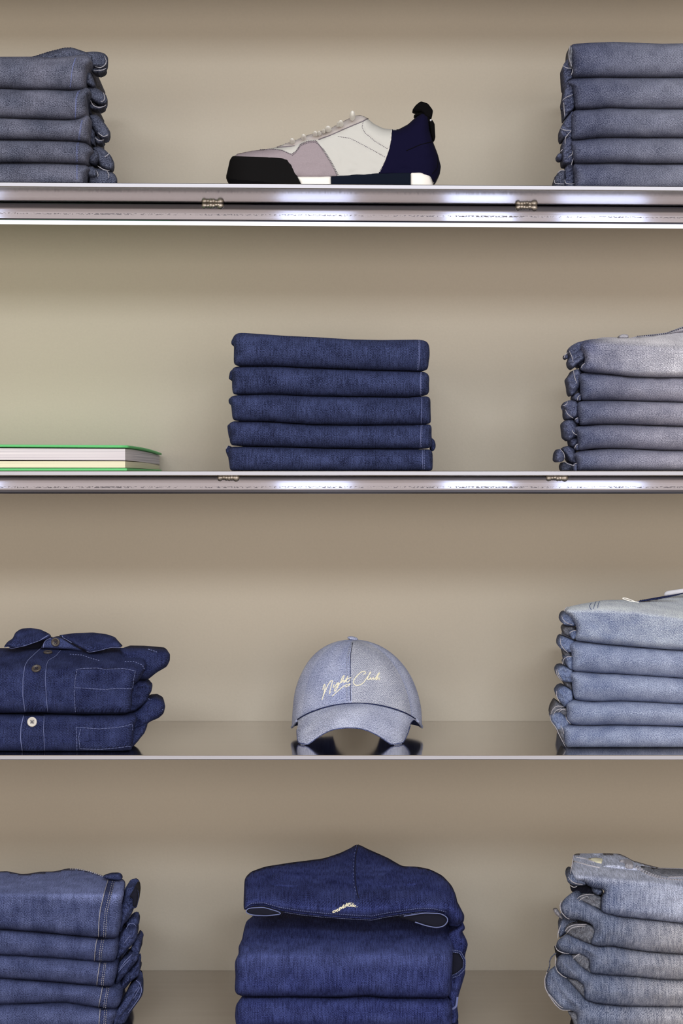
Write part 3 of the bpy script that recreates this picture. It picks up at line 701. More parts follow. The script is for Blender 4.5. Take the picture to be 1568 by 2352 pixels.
def J_top(th, b, Yf):
    felled([(1090,250),(1040,420),(1006,560),(992,690),(988,835)], [(1155,255),(1120,400),(1078,580),(1066,700),(1062,838)])(th, b, Yf)
    lines('stitching', [[(700,160),(780,160),(900,185),(1030,232)]], TJ, b, .0009, M['thread'], th, dash=(3, 2))
    pillow('waistband', [(1020,240),(1050,222),(1110,206),(1180,204),(1215,225),(1222,262),(1180,275),(1080,262)], TJ, Yf+.06, .01, 5, .01, M['J'], th, sp=3, wr=.002, wrs=10)
layJ = [
 dict(body=[(XL,182),(0,184),(60,180),(200,208),(300,205),(400,186),(560,184),(700,152),(780,152),(900,178),(1050,228),(1200,245),(1250,265),(1258,300),(1240,400),(1220,500),(1225,600),(1205,740),(1180,838),(1120,850),(985,842),(700,815),(400,785),(0,755),(XL,740)],
      fade=J_fade_lit, base=lambda x, y: soft(2058-y)*.0030, w=22, E=.03, extra=J_top,
      lobes=[([(1225,450),(1255,335),(1330,320),(1372,340),(1390,420),(1370,545),(1330,552),(1322,600),(1290,650),(1230,720),(1200,800),(1190,600)], dict(T=.02, w=9, y=.03, wr=.004)), ([(1290,440),(1345,345),(1372,352),(1382,420),(1362,535),(1325,535),(1330,450)], dict(mat=M['dark'], y=.020, T=.004, ribs=None, wr=.001)), ([(1205,520),(1260,480),(1310,560),(1270,640),(1210,740)], dict(y=.02))],
      hems=[[(1290,445),(1340,345),(1375,355),(1388,420),(1370,540),(1330,548)]], hr=.0008, hm=M['J'], hy=.028),
 dict(body=[(XL,755),(0,766),(400,796),(700,826),(985,850),(1150,857),(1185,880),(1180,940),(1165,1040),(1140,1085),(1080,1090),(940,1080),(600,1050),(0,1015),(XL,1000)],
      extra=felled([(975,856),(962,910),(952,1000),(948,1075)], [(1045,862),(1030,930),(1018,1010),(1015,1080)]),
      lobes=[([(1245,720),(1290,650),(1350,626),(1390,650),(1397,700),(1370,730),(1300,760)], tail(.9, 3.2)), ([(1200,800),(1260,740),(1370,735),(1375,840),(1320,920),(1210,1030),(1160,1070),(1170,900)], dict(T=.02, w=12, y=.025, wr=.005))],
      hems=[[(1240,900),(1280,850),(1300,820)], [(1260,760),(1290,700),(1340,700),(1360,730)]], hr=.0008, hm=M['bluethread'], hy=.024),
 dict(body=[(XL,1010),(0,1022),(600,1056),(940,1086),(1140,1092),(1178,1110),(1170,1170),(1150,1270),(1125,1330),(1060,1334),(970,1322),(600,1290),(300,1265),(0,1246),(XL,1235)],
      extra=felled([(1002,1095),(990,1170),(978,1250),(972,1316)], [(1065,1098),(1055,1170),(1042,1250),(1038,1326)]),
      lobes=[([(1370,835),(1418,890),(1402,930),(1397,1000),(1340,1010),(1300,960),(1330,900)], dict(y=.05, T=.015)), ([(1170,1120),(1230,1050),(1320,1000),(1392,1020),(1380,1060),(1320,1140),(1240,1230),(1180,1300),(1150,1320)], dict(T=.02, w=12, y=.025, wr=.005)), ([(1310,1020),(1340,985),(1385,975),(1395,1010),(1375,1040),(1320,1060)], tail(.9, 3.0))],
      hems=[[(1180,1190),(1240,1120),(1300,1060)], [(1195,1160),(1250,1080),(1320,1010)]], hr=.0008, hm=M['bluethread'], hy=.024),
 dict(body=[(XL,1240),(0,1252),(600,1297),(970,1328),(1120,1338),(1190,1345),(1228,1390),(1205,1500),(1165,1552),(1100,1558),(1000,1547),(800,1515),(650,1492),(400,1500),(150,1510),(0,1515),(XL,1515)],
      extra=felled([(1028,1338),(1012,1420),(998,1490),(992,1540)], [(1095,1342),(1080,1420),(1066,1490),(1062,1552)]),
      lobes=[([(1385,1075),(1402,1110),(1392,1200),(1340,1245),(1240,1370),(1180,1350),(1240,1220),(1320,1140)], dict(T=.02, w=10, y=.035, wr=.004)), ([(1290,1240),(1340,1180),(1395,1160),(1390,1220),(1300,1290)], {})]),
 dict(body=[(XL,1520),(0,1520),(150,1515),(400,1506),(650,1498),(800,1522),(1000,1552),(1150,1562),(1180,1600),(1130,1680),(1112,'S'),(XL,'S')],
      extra=felled([(1004,1560),(998,1640),(990,1770)], [(1072,1565),(1064,1640),(1060,1775)]),
      lobes=[([(1300,1330),(1380,1246),(1420,1280),(1437,1370),(1420,1430),(1350,1530),(1300,1600),(1260,1680),(1220,'S'),(1100,'S'),(1120,1660),(1200,1500)], dict(T=.02, w=12, y=.03, wr=.005, ribs=(-.8, 9, .004))), ([(1120,1640),(1260,1440),(1330,1380),(1360,1400),(1300,1520),(1180,1660),(1140,1740)], dict(y=.018))],
      hems=[[(1140,1650),(1240,1500),(1340,1400),(1390,1330)], [(1150,1680),(1260,1530),(1350,1430),(1400,1340)], [(1360,1270),(1400,1300),(1420,1370),(1390,1450),(1280,1600)]], hr=.0009, hm=M['bluethread'], hy=.028),
]
build_stack(TJ, M['J'], 4, layJ, 'mid blue jeans at the left of the lowest shelf', 'mid-blue folded jeans', 'left stack on the lowest shelf', .035, fade=J_fade, tx=.95)

# --- lowest shelf, right
TL = (1230, 1940, 4.639)
def L_fade(px, py): return max(0, min(.6, (px-1400)/260))+.10*noise.noise(Vector((px/18, py/30, 5)))
def L_crest(px): return 2018+max(0, px-1360)*.10
def L_fade_lit(px, py): return max(L_fade(px, py), min(.9, max(0, (L_crest(px)+12-py)/30)))  # wear, with light on the upturned top painted in above the crest
def L_top(th, b, Yf):
    patch('belt_loop', [(890,172),(925,166),(985,176),(1035,205),(1040,252),(1000,258),(950,246),(952,210),(930,192),(895,190)], TL, b, .004, M['pale'], th, sp=2.5, edge=3)
    patch('fabric_label', [(555,152),(640,140),(715,152),(702,205),(640,190)], TL, b, .0018, M['cream'], th, sp=3)
    patch('waist_lining', [(1110,228),(1300,258),(1568,266),(1800,266),(1800,340),(1568,344),(1420,347),(1280,330),(1160,290)], TL, b, .0026, M['inner'], th, sp=5)
    lines('hem_edge', [[(1300,257),(1400,258),(1568,263),(1800,263)], [(1410,350),(1568,346),(1800,346)]], TL, b, .0012, M['pale'], th)
    lines('stitching', [[(1060,245),(1130,285),(1200,325),(1300,355),(1430,375),(1568,382)], [(1075,232),(1150,275),(1230,318),(1330,348)]], TL, b, .0016, M['pale'], th, dash=(4, 2))
    lines('waist_seam', [[(410,180),(470,198),(560,222),(680,250)], [(430,140),(520,150),(620,190)]], TL, b, .0012, M['thread'], th, step=2)
bigfold = dict(T=.02, w=13, y=.012, wr=.004, wrs=16, E=.12)
layL = [
 dict(body=[(388,135),(400,108),(430,94),(560,95),(700,100),(790,128),(880,170),(1040,205),(1250,245),(1320,256),(1568,260),(XR,262),(XR,850),(1568,840),(1200,800),(900,770),(730,738),(694,705),(694,640),(702,560),(735,500),(715,475),(610,460),(545,432),(520,400),(440,400),(370,330),(372,240),(395,190)],
      mat=M['L2'], fade=L_fade_lit, base=lambda x, y: soft(L_crest(x)-y)*.0028, w=20, sp=4, T=.022, soft=2, E=.03, extra=L_top, wr=.002,
      lobes=[([(333,370),(345,322),(385,300),(520,380),(540,430),(470,438),(400,436),(340,405)], dict(T=.014, y=.008, wr=.003)),
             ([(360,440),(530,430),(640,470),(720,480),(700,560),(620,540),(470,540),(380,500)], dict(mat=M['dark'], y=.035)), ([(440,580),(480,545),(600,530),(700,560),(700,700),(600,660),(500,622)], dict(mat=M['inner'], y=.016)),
             ([(600,450),(690,465),(725,500),(690,540),(640,535),(600,500)], dict(y=.020))],
      hems=[[(402,108),(392,190),(372,280),(368,310)], [(346,340),(370,385),(430,418),(500,425)], [(440,580),(470,548),(540,530),(625,535)], [(460,600),(500,565),(560,550)], [(365,430),(400,460),(440,445)]], hr=.0012, hm=M['pale'], hy=.008),
 dict(body=[(252,690),(262,640),(300,580),(370,520),(420,520),(470,590),(520,625),(600,660),(700,718),(900,776),(1200,806),(1568,848),(XR,855),(XR,1165),(1568,1165),(1200,1140),(1000,1112),(800,1076),(680,1082),(582,1062),(600,1000),(628,930),(602,850),(540,826),(450,800),(340,796),(282,750)],
      creases=[([(300,590),(420,640),(560,720),(640,800)], 9, .006), ([(600,840),(640,900),(640,980)], 7, .004)], wr=.0025, sp=4,
      lobes=[([(310,925),(340,875),(400,850),(540,845),(610,870),(640,930),(610,1000),(590,1062),(480,1022),(350,960)], dict(mat=M['inner'], y=.016)), ([(240,900),(280,800),(420,800),(600,850),(400,860),(310,960),(250,1000)], dict(y=.04)),
             ([(185,695),(230,685),(265,740),(290,800),(240,770),(205,740)], dict(name='frayed_edge', mat=M['pale'], E=.01, wr=.005, wrs=4))],
      hems=[[(275,595),(255,650),(270,720),(330,785),(360,795)], [(310,925),(340,880),(400,855),(540,850)], [(330,940),(380,885),(460,870),(530,868)], [(265,860),(240,930),(230,1000)]], hr=.0013, hm=M['pale'], hy=.008),
 dict(body=[(212,1085),(230,1020),(310,962),(350,965),(480,1026),(580,1068),(680,1088),(800,1082),(1000,1118),(1200,1146),(1568,1171),(XR,1171),(XR,1445),(1568,1445),(1300,1436),(1150,1420),(1090,1406),(900,1400),(700,1386),(585,1376),(572,1300),(575,1225),(480,1165),(360,1166),(260,1142)],
      creases=[([(380,1000),(440,1090),(560,1180)], 8, .006), ([(570,1220),(640,1200),(700,1230)], 8, .003)], wr=.0025, sp=4,
      lobes=[([(370,1180),(480,1150),(570,1200),(590,1376),(470,1300),(390,1210)], dict(mat=M['inner'], y=.016)), ([(215,1160),(350,1150),(400,1260),(240,1280)], dict(mat=M['dark'], y=.03))],
      hems=[[(204,1070),(225,1125),(290,1155),(355,1162)], [(400,1215),(430,1180),(470,1165)]], hr=.0013, hm=M['pale'], hy=.008),
 dict(body=[(212,1290),(225,1200),(260,1180),(350,1178),(400,1235),(470,1312),(580,1382),(700,1391),(900,1405),(1150,1425),(1300,1441),(1568,1451),(XR,1451),(XR,1726),(1568,1727),(1200,1726),(900,1716),(650,1690),(545,1662),(516,1630),(512,1500),(440,1442),(330,1412),(250,1370)],
      creases=[([(380,1240),(430,1340),(520,1420)], 8, .006), ([(290,1260),(380,1340),(440,1400)], 6, -.003)], wr=.0025, sp=4,
      lobes=[([(330,1425),(440,1435),(520,1490),(530,1645),(430,1540)], dict(mat=M['inner'], y=.016))],
      hems=[[(208,1280),(225,1345),(290,1405),(330,1418)], [(212,1190),(206,1280)]], hr=.0013, hm=M['pale'], hy=.008,
      extra=lambda th, b, Yf: lines('loose_thread', [[(218,1153),(190,1175),(165,1200),(148,1240),(150,1290),(135,1330),(122,1355)]], TL, None, .0009, M['A'], th, Y=.05, step=2)),
 dict(body=[(90,1470),(105,1400),(150,1325),(210,1300),(255,1375),(330,1440),(430,1548),(520,1652),(650,1698),(900,1721),(1568,1731),(XR,1731),(XR,'S'),(440,'S'),(440,1850),(445,1800),(370,1764),(280,1768),(200,1702),(125,1590)],
      creases=[([(180,1450),(260,1600),(380,1720)], 8, .006), ([(340,1480),(460,1600),(520,1700)], 8, .005)], wr=.0025, sp=4,
      lobes=[([(335,1775),(445,1785),(460,'S'),(420,'S'),(400,1880)], dict(mat=M['inner'], y=.016))],
      hems=[[(120,1355),(95,1430),(100,1530),(150,1620),(210,1705),(270,1762),(370,1766)], [(140,1590),(190,1650),(260,1730),(290,1740)]], hr=.0014, hm=M['pale'], hy=.006),
]
build_stack(TL, M['L'], 4, layL, 'worn grey blue jeans at the right of the lowest shelf', 'worn grey-blue jeans', 'right stack on the lowest shelf', .032, fade=L_fade, tx=.72, E=.10)
# ------------------------------------------------------------------ green book
def build_book():
    z = shelf_z(2)+.0002; x0 = (287-CX)*(D+.02)/F
    t = thing('book', 'large hardcover book with green covers lying flat beside the dark indigo jeans', 'book', (x0, .02, z), rot=(0, 0, math.radians(-2.5)))
    def part(name, g, m, p=t, smooth=False):
        V, Fc = g[0], g[1]; o = mk(name, V, Fc, m, None, smooth=smooth); o.parent = p; return o
    def slab(x0, x1, y0, y1, z0, z1, curl):
        V, Fc = [], []; nx, ny = 24, 16
        for s_ in (0, 1):
            for j in range(ny+1):
                for i in range(nx+1):
                    u, v = i/nx, j/ny; x = x0+(x1-x0)*u; y = y0+(y1-y0)*v
                    dz = -curl*max(0, v-.15)**2*u**6*1.4+.0022*curl/.006*(1-u)
                    ed = .0006 if (i in (0, nx) or j in (0, ny)) else 0
                    V.append(Vector((x, y, (z1-ed if s_ else z0+ed)+dz)))
        n = (nx+1)*(ny+1); k = lambda i, j, s_: s_*n+j*(nx+1)+i
        for j in range(ny):
            for i in range(nx):
                Fc.append((k(i, j, 1), k(i+1, j, 1), k(i+1, j+1, 1), k(i, j+1, 1))); Fc.append((k(i, j, 0), k(i, j+1, 0), k(i+1, j+1, 0), k(i+1, j, 0)))
        for i in range(nx):
            Fc.append((k(i, 0, 0), k(i+1, 0, 0), k(i+1, 0, 1), k(i, 0, 1))); Fc.append((k(i+1, ny, 0), k(i, ny, 0), k(i, ny, 1), k(i+1, ny, 1)))
        for j in range(ny):
            Fc.append((k(nx, j, 0), k(nx, j+1, 0), k(nx, j+1, 1), k(nx, j, 1))); Fc.append((k(0, j+1, 0), k(0, j, 0), k(0, j, 1), k(0, j+1, 1)))
        return V, Fc
    part('back_cover', box_geo(-.34, .003, -.002, .367, 0, .0035, .0008), M['green'])
    part('front_cover', slab(-.34, .003, -.002, .367, .0322, .0366, .006), M['green'], smooth=True)
    part('cream_pages', slab(-.33, 0, .001, .365, .0038, .0141, .001), M['cream'])
    part('page_block', slab(-.33, 0, .001, .365, .0142, .0318, .005), M['page'])
    part('spine', box_geo(-.345, -.3385, -.002, .367, 0, .0375, .001), M['green'])
build_book()

# ------------------------------------------------------------------ sneaker
def build_shoe():
    TB = (490, 200, 2.8); mid = .085
    zf = lambda x: shelf_z(1, x)+.0003
    zm = lambda x: zf(x)
    Sy = (shelf_py(1, mid, 760)-200)*2.8
    t = thing('sneaker', 'low sneaker in grey suede and navy standing alone on the top shelf', 'shoe', (W(765, HY, mid).x, mid, shelf_z(1, W(765, HY, mid).x)))
    t.location.z += .0003
    def plan(px):
        u = min(1, max(0, (px-516)/70)); v = min(1, max(0, (1014-px)/60))
        return max(.02, math.sqrt(max(0, 1-(1-u)**2.2)))*max(.02, math.sqrt(max(0, 1-(1-v)**2.2)))*(1-.18*math.exp(-((px-840)/90)**2))
    def hwu(px, py):
        s_ = min(1, max(0, (py-235)/150)); s_ = s_*s_*(3-2*s_)
        return .045*plan(px)*(.5+.5*s_)
    up = pillow('upper', [(110,560),(118,470),(150,430),(250,410),(380,392),(440,372),(520,345),(600,310),(680,288),(760,262),(840,218),(900,188),(945,180),(980,192),(1030,235),(1090,265),(1145,272),(1190,273),(1250,240),(1310,185),(1345,163),(1382,190),(1392,280),(1415,360),(1442,430),(1463,510),(1455,560),(1440,600),(1422,628),(1380,620),(800,620),(200,600)],
        TB, 0, 0, 22, 0, M['nylon'], t, sp=3.4, soft=2, mirror=mid, halfw=hwu, wr=.0012, wrs=26, bvh=True, power=2.3,
        creases=[([(960,230),(965,290),(1040,350),(1120,400)], 2.2, .0016), ([(880,330),(960,370),(1100,450)], 2.2, .0014)], zmin=zm)
    def P(n, o, m, th=.0014, **k): return patch(n, o, TB, up, th, M[m], t, sp=3, edge=1.6, **k)
    heel = P('heel_panel', [(1146,272),(1190,273),(1250,241),(1310,187),(1345,166),(1380,192),(1390,280),(1413,360),(1440,430),(1461,510),(1454,560),(1420,628),(1395,575),(1268,560),(1060,556),(1085,510),(1105,470),(1130,400),(1143,330)], 'neop', .001, bvh=True)
    toe = P('toe_overlay', [(120,450),(155,430),(250,411),(380,399),(440,406),(500,433),(530,415),(560,370),(610,348),(660,346),(700,400),(750,480),(800,575),(540,580),(400,580),(120,560)], 'suede', .0016, bvh=True)
    eye = P('eyestay', [(405,388),(470,358),(560,328),(640,300),(720,276),(790,248),(850,214),(900,188),(945,181),(992,203),(960,220),(860,262),(760,306),(690,335),(650,338),(600,338),(550,362),(525,378),(470,384)], 'suede2', .0018, bvh=True)
    zz = [(505,432),(530,412),(560,368),(610,348),(658,346),(700,400),(750,480),(797,570)]
    lines('overlay_stitching', [zz, [(x+(9 if i > 4 else 0), y+(10 if i < 5 else 2)) for i, (x, y) in enumerate(zz)]], TB, [toe, up], .0006, M['greythread'], t, dash=(2, 2), off=.0005)
    lines('toe_stitching', [[(300,404),(380,400),(440,408),(500,434)]], TB, [toe, up], .0007, M['greythread'], t, dash=(3, 2), off=.0004)
    lines('eyestay_edge', [[(675,338),(760,306),(860,262),(960,220),(993,204)], [(410,389),(470,385),(522,379)]], TB, [eye, up], .0008, M['greythread'], t, off=.0002)
    lines('quilting_stitch', [[(962,222),(955,260),(975,295),(1040,350),(1120,398)], [(800,318),(880,330),(960,372),(1050,420),(1105,452)]], TB, up, .0005, M['greythread'], t, dash=(2, 2))
    lines('heel_stitching', [[(1144,278),(1140,340),(1128,400),(1105,465),(1070,545)]], TB, [heel, up], .0008, M['white'], t, dash=(1, 2), off=.0003)
    lines('heel_seam', [[(1240,410),(1330,370),(1412,350)], [(1405,560),(1440,520),(1442,440)]], TB, heel, .0006, M['black'], t, off=.0001)
    def hs(px, py): return .047*plan(px)
    def sole(n, o, m, hf=hs, **k):
        return pillow(n, o, TB, mid-hf(800, 0), .003, 4, 0, m, t, sp=3.5, soft=1, symback=mid, base=lambda a, b: hf(800, 0)-hf(a, b), wr=0, zmin=zm, **k)
    sole('toe_bumper', [(122,443),(300,449),(440,456),(478,466),(502,500),(540,577),(566,630),(566,Sy),(140,Sy),(100,600),(80,578),(94,520),(105,470)], M['rubber'], lambda a, b: .0485*plan(a), bvh=True)
    sole('outsole_wedge', [(80,578),(180,590),(330,604),(480,619),(480,Sy),(145,Sy),(110,622),(82,590)], M['black'], lambda a, b: .0495*plan(a))
    sole('front_midsole', [(538,577),(755,574),(757,622),(757,Sy),(566,Sy),(560,618)], M['white'])
    sole('navy_midsole', [(755,575),(850,566),(1000,556),(1150,550),(1268,547),(1268,630),(1268,Sy),(757,Sy)], M['navyrub'], lambda a, b: .0478*plan(a))
    sole('heel_midsole', [(1268,547),(1340,551),(1390,570),(1402,600),(1412,628),(1412,Sy),(1268,Sy)], M['white'], lambda a, b: .0482*max(.3, plan(a)))
    # laces: cord loops over the instep, seen as round humps from the side
    for x, y, rx, ry in ((507,352,17,17), (580,326,16,17), (655,306,17,15), (680,304,13,12), (737,274,22,17), (708,290,12,10), (818,238,18,17), (800,246,10,9), (893,186,19,29)):
        V, Fc = [], []; a = W(490+x/2.8, 200+y/2.8, mid-.030); r1, r2 = rx/2.8*(D+mid)/F, ry/2.8*(D+mid)/F
        for j in range(9):
            ph = math.pi*j/8
            for i in range(14):
                th = 2*math.pi*i/14
                V.append(a+Vector((r1*math.sin(ph)*math.cos(th), .024*math.cos(ph), r2*math.sin(ph)*math.sin(th))))
        for j in range(8):
            for i in range(14): Fc.append((j*14+i, j*14+(i+1) % 14, (j+1)*14+(i+1) % 14, (j+1)*14+i))
        mk('lace', V, Fc, M['lace'], t)
    pillow('pull_tab', [(1276,150),(1300,116),(1333,90),(1380,106),(1412,150),(1405,195),(1385,205),(1360,188),(1338,158),(1300,160)], TB, mid-.012, .004, 5, .018, M['black'], t, sp=3, wr=.001)
    pillow('tab_base', [(1285,178),(1330,165),(1370,172),(1400,205),(1385,240),(1355,200),(1320,178),(1300,195)], TB, mid-.012, .004, 5, .018, M['black'], t, sp=3, wr=.001)
    pillow('heel_strap', [(1382,205),(1405,208),(1422,235),(1427,330),(1410,350),(1396,300),(1388,250)], TB, mid-.012, .004, 4, .018, M['black'], t, sp=3, wr=.001)
    pillow('metal_eyelet', bead(1397, 212, 8), TB, mid-.016, .003, 3, .004, M['card'], t, sp=2, wr=0)
build_shoe()

# ------------------------------------------------------------------ denim shirts
def button(px, py, r, host, mat, parent, squash=1.0):
    p, n = hit(host, px, py, .0004); zq = n.to_track_quat('Z', 'Y'); R = r*(D+p.y)/F
    prof = [(0, .0012), (.55, .0012), (.66, .0022), (.86, .0026), (1.0, .0014), (.95, 0), (0, 0)]
    V, Fc = [], []; n_ = 28
    for a, h in prof:
        for i in range(n_):
            th = 2*math.pi*i/n_; V.append(p+zq @ Vector((R*a*math.cos(th), R*a*math.sin(th), h)))
    for j in range(len(prof)-1):
        for i in range(n_): Fc.append((j*n_+i, j*n_+(i+1) % n_, (j+1)*n_+(i+1) % n_, (j+1)*n_+i))
    b = mk('button', V, Fc, mat, parent)
    V, Fc = [], []
    for sx, sy in ((1, 1), (-1, 1), (1, -1), (-1, -1)):
        c = p+zq @ Vector((sx*R*.2, sy*R*.2, .0013))
        tube_geo([c, c+zq @ Vector((0, 0, .0003))], R*.13, 8, False, V, Fc)
    tube_geo([p+zq @ Vector((-R*.2, -R*.2, .0016)), p+zq @ Vector((R*.2, R*.2, .0016))], R*.05, 5, False, V, Fc)
    tube_geo([p+zq @ Vector((R*.2, -R*.2, .0016)), p+zq @ Vector((-R*.2, R*.2, .0016))], R*.05, 5, False, V, Fc)
    o = mk('button_thread', V, Fc, M['navythread'], None); o.parent = b
    off = root_loc(parent)
    for v in o.data.vertices: v.co = v.co-off
    return b
TG = (0, 1410, 3.733); XG = -700
def G_fade(px, py): return .06+.14*noise.noise(Vector((px/30, py/18, 5)))
def shirt(lower):
    grp = 'denim shirts folded on the third shelf'
    Yf = .018; zS = lambda x: shelf_z(3, x)+.0003
    if not lower:
        t = thing('folded_shirt', 'upper dark indigo denim shirt, its collar and dark buttons showing', 'shirt', (W(100, HY, .1).x, .12, W(0, 1410+855/3.733, Yf+.02).z), grp)
        body = [(XG,310),(-300,300),(0,300),(340,287),(520,290),(760,300),(1050,290),(1200,300),(1260,360),(1255,440),(1225,520),(1185,575),(1150,600),(1140,640),(1128,700),(1130,780),(1120,835),(1080,856),(900,860),(700,860),(300,850),(0,850),(XG,850)]
        b = pillow('shirt_body', body, TG, Yf, .024, 24, .1, M['G'], t, sp=4, soft=2, base=lambda x, y: soft(1542-y)*.0022, fade=G_fade, wr=.0025, wrs=40, bvh=True, seed=2,
                   creases=[([(0,375),(160,355),(330,300)], 6, -.003), ([(780,300),(860,350),(980,330),(1050,300)], 7, .003), ([(1160,410),(1230,440),(1245,500)], 4, .002)])
        pillow('shoulder_fold', [(1030,295),(1200,297),(1300,303),(1420,312),(1458,342),(1456,400),(1430,452),(1340,505),(1270,562),(1200,572),(1100,560),(1040,400)], TG, Yf+.045, .02, 14, .05, M['G'], t, sp=3.5, wr=.003, wrs=16, fade=G_fade, seed=8,
               creases=[([(1300,310),(1390,345),(1435,400)], 2.5, .002)])
        pillow('sleeve_fold', [(1120,600),(1180,572),(1250,582),(1302,630),(1300,662),(1268,715),(1270,740),(1210,795),(1150,838),(1090,850),(1080,700)], TG, Yf+.035, .016, 9, .05, M['G'], t, sp=3.2, wr=.004, wrs=12, fade=G_fade, seed=5, creases=[([(1140,640),(1200,640),(1280,650)], 3, .004), ([(1160,720),(1220,700),(1270,715)], 3, .004)])
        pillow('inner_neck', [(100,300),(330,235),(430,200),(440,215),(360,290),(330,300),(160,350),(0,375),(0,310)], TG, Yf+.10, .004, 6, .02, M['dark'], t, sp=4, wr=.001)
        st = pillow('collar_stand', [(345,296),(368,255),(395,220),(440,205),(520,203),(620,255),(710,310),(700,322),(600,305)], TG, Yf+.078, .008, 6, .03, M['G'], t, sp=3, wr=.001, wrs=12, fade=lambda a, b: .3, bvh=True)
        cl = pillow('collar', [(28,290),(62,240),(110,210),(130,160),(180,127),(260,122),(340,132),(400,160),(436,180),(434,205),(340,235),(220,280),(95,302),(70,280)], TG, Yf+.058, .010, 7, .02, M['G'], t, sp=3, soft=4, wr=.003, wrs=14, base=lambda x, y: soft(1487-y)*.0011, fade=G_fade, bvh=True)
        cr = pillow('collar', [(498,182),(560,176),(640,165),(800,160),(920,176),(990,202),(1020,250),(1046,288),(960,290),(860,318),(770,337),(715,305),(630,255),(560,215)], TG, Yf+.052, .010, 7, .02, M['G'], t, sp=3, soft=4, wr=.003, wrs=14, base=lambda x, y: soft(1494-y)*.0013, fade=G_fade, bvh=True, seed=4)
        lines('collar_stitching', [[(40,285),(75,278),(92,298),(220,270),(340,228),(428,175)]], TG, cl, .0007, M['bluethread'], t, off=0, step=2)
        lines('collar_stitching', [[(505,190),(560,212),(640,262),(715,312),(768,328),(860,310),(960,285),(1040,288)]], TG, cr, .0007, M['bluethread'], t, off=0, step=2)
        lines('collar_edge', [[(372,290),(378,250),(400,222),(435,210)]], TG, st, .0008, M['bluethread'], t)
        pk = patch('placket', [(330,300),(380,292),(530,300),(490,350),(425,400),(402,440),(392,560),(398,700),(410,845),(210,845),(195,700),(195,560),(205,460),(235,400),(300,330)], TG, b, .0012, M['G'], t, sp=4, edge=2, fade=G_fade, bvh=True)
        lines('placket_stitching', [[(355,292),(325,318),(240,398),(212,450),(198,560),(196,700),(215,840)]], TG, [pk, b], .0005, M['bluethread'], t, off=.0003)
        lines('placket_seam', [[(525,305),(480,360),(412,400),(395,450),(388,560),(395,700),(408,840)]], TG, [pk, b], .0004, M['bluethread'], t, off=.0002)
        po = patch('chest_pocket', [(648,482),(700,470),(900,468),(1060,468),(1165,490),(1150,560),(1138,640),(1128,720),(1128,845),(900,850),(645,848),(638,700),(636,600)], TG, b, .0014, M['G'], t, sp=4, edge=2, fade=G_fade, bvh=True, wr=.0008)
        lines('pocket_stitching', [[(650,480),(700,470),(830,466),(900,476),(1060,470),(1160,490)], [(642,632),(760,640),(900,648),(1000,638),(1130,642)], [(660,485),(645,560),(640,640)], [(636,650),(640,740),(648,845)], [(1158,495),(1145,560),(1135,640)]], TG, [po, b], .0004, M['bluethread'], t, dash=(7, 1))
        lines('yoke_stitching', [[(600,348),(700,355),(790,385),(850,402)], [(1070,410),(1150,410),(1220,440),(1245,500),(1235,560)]], TG, b, .0006, M['bluethread'], t, dash=(3, 3))
        lines('armhole_stitching', [[(1270,302),(1340,325),(1400,360),(1440,400)]], TG, None, .0006, M['bluethread'], t, dash=(4, 2), Y=Yf+.05)
        button(478/3.733, 1410+241/3.733, 10.3, st, M['horn'], t)
        button(411/3.733, 1410+336/3.733, 10.5, [pk, b], M['horn'], t)
        button(313/3.733, 1410+473/3.733, 11.2, [pk, b], M['horn'], t)
    else:
        Sy = (shelf_py(3, Yf+.022, 150)-1410)*3.733
        t = thing('folded_shirt', 'lower dark indigo denim shirt, a single pale button showing on its front', 'shirt', (W(100, HY, .1).x, .12, shelf_z(3)+.0002), grp)
        body = [(XG,868),(0,864),(300,862),(700,870),(1080,868),(1160,862),(1180,900),(1150,960),(1142,1080),(1130,1165),(1000,1185),(400,Sy),(XG,Sy)]
        b = pillow('shirt_body', body, TG, Yf, .022, 22, .2, M['G'], t, sp=4, soft=2, fade=G_fade, wr=.0022, wrs=40, bvh=True, seed=6, zmin=zS)
        pillow('shoulder_fold', [(1090,860),(1180,820),(1215,780),(1260,722),(1340,717),(1400,745),(1418,790),(1402,855),(1360,893),(1290,922),(1240,960),(1200,1020),(1130,1060),(1080,1000)], TG, Yf+.04, .018, 11, .05, M['G'], t, sp=3.4, wr=.003, wrs=14, fade=G_fade, zmin=zS, creases=[([(1280,735),(1360,765),(1400,830)], 2.5, .002)])
        pillow('sleeve_fold', [(1100,1000),(1180,960),(1255,940),(1250,990),(1240,1020),(1190,1080),(1150,1130),(1090,1165)], TG, Yf+.03, .012, 7, .05, M['G'], t, sp=3.2, wr=.003, wrs=12, fade=G_fade, seed=5, zmin=zS)
        pk = patch('placket', [(205,868),(300,864),(378,866),(372,1000),(378,1100),(388,1180),(200,1180),(180,1100),(178,980)], TG, b, .0012, M['G'], t, sp=4, edge=2, fade=G_fade, bvh=True)
        lines('placket_stitching', [[(203,872),(182,960),(176,1060),(185,1130),(192,1175)]], TG, [pk, b], .0007, M['bluethread'], t, off=.0003)
        lines('placket_seam', [[(378,870),(372,1000),(382,1175)]], TG, [pk, b], .0004, M['bluethread'], t, off=.0002)
        po = patch('chest_pocket', [(650,970),(700,976),(850,985),(1000,972),(1080,960),(1134,942),(1138,1000),(1142,1080),(1128,1135),(980,1150),(860,1160),(680,1155),(662,1060)], TG, b, .0014, M['G'], t, sp=4, edge=2, fade=G_fade, bvh=True)
        lines('pocket_stitching', [[(650,970),(700,976),(850,987),(1000,975),(1080,962),(1132,944)], [(652,975),(658,1060),(660,1175)], [(690,985),(675,1060),(685,1150)], [(680,1155),(860,1160),(980,1150),(1128,1132)], [(1132,950),(1135,1000)]], TG, [po, b], .0004, M['bluethread'], t, dash=(7, 1))
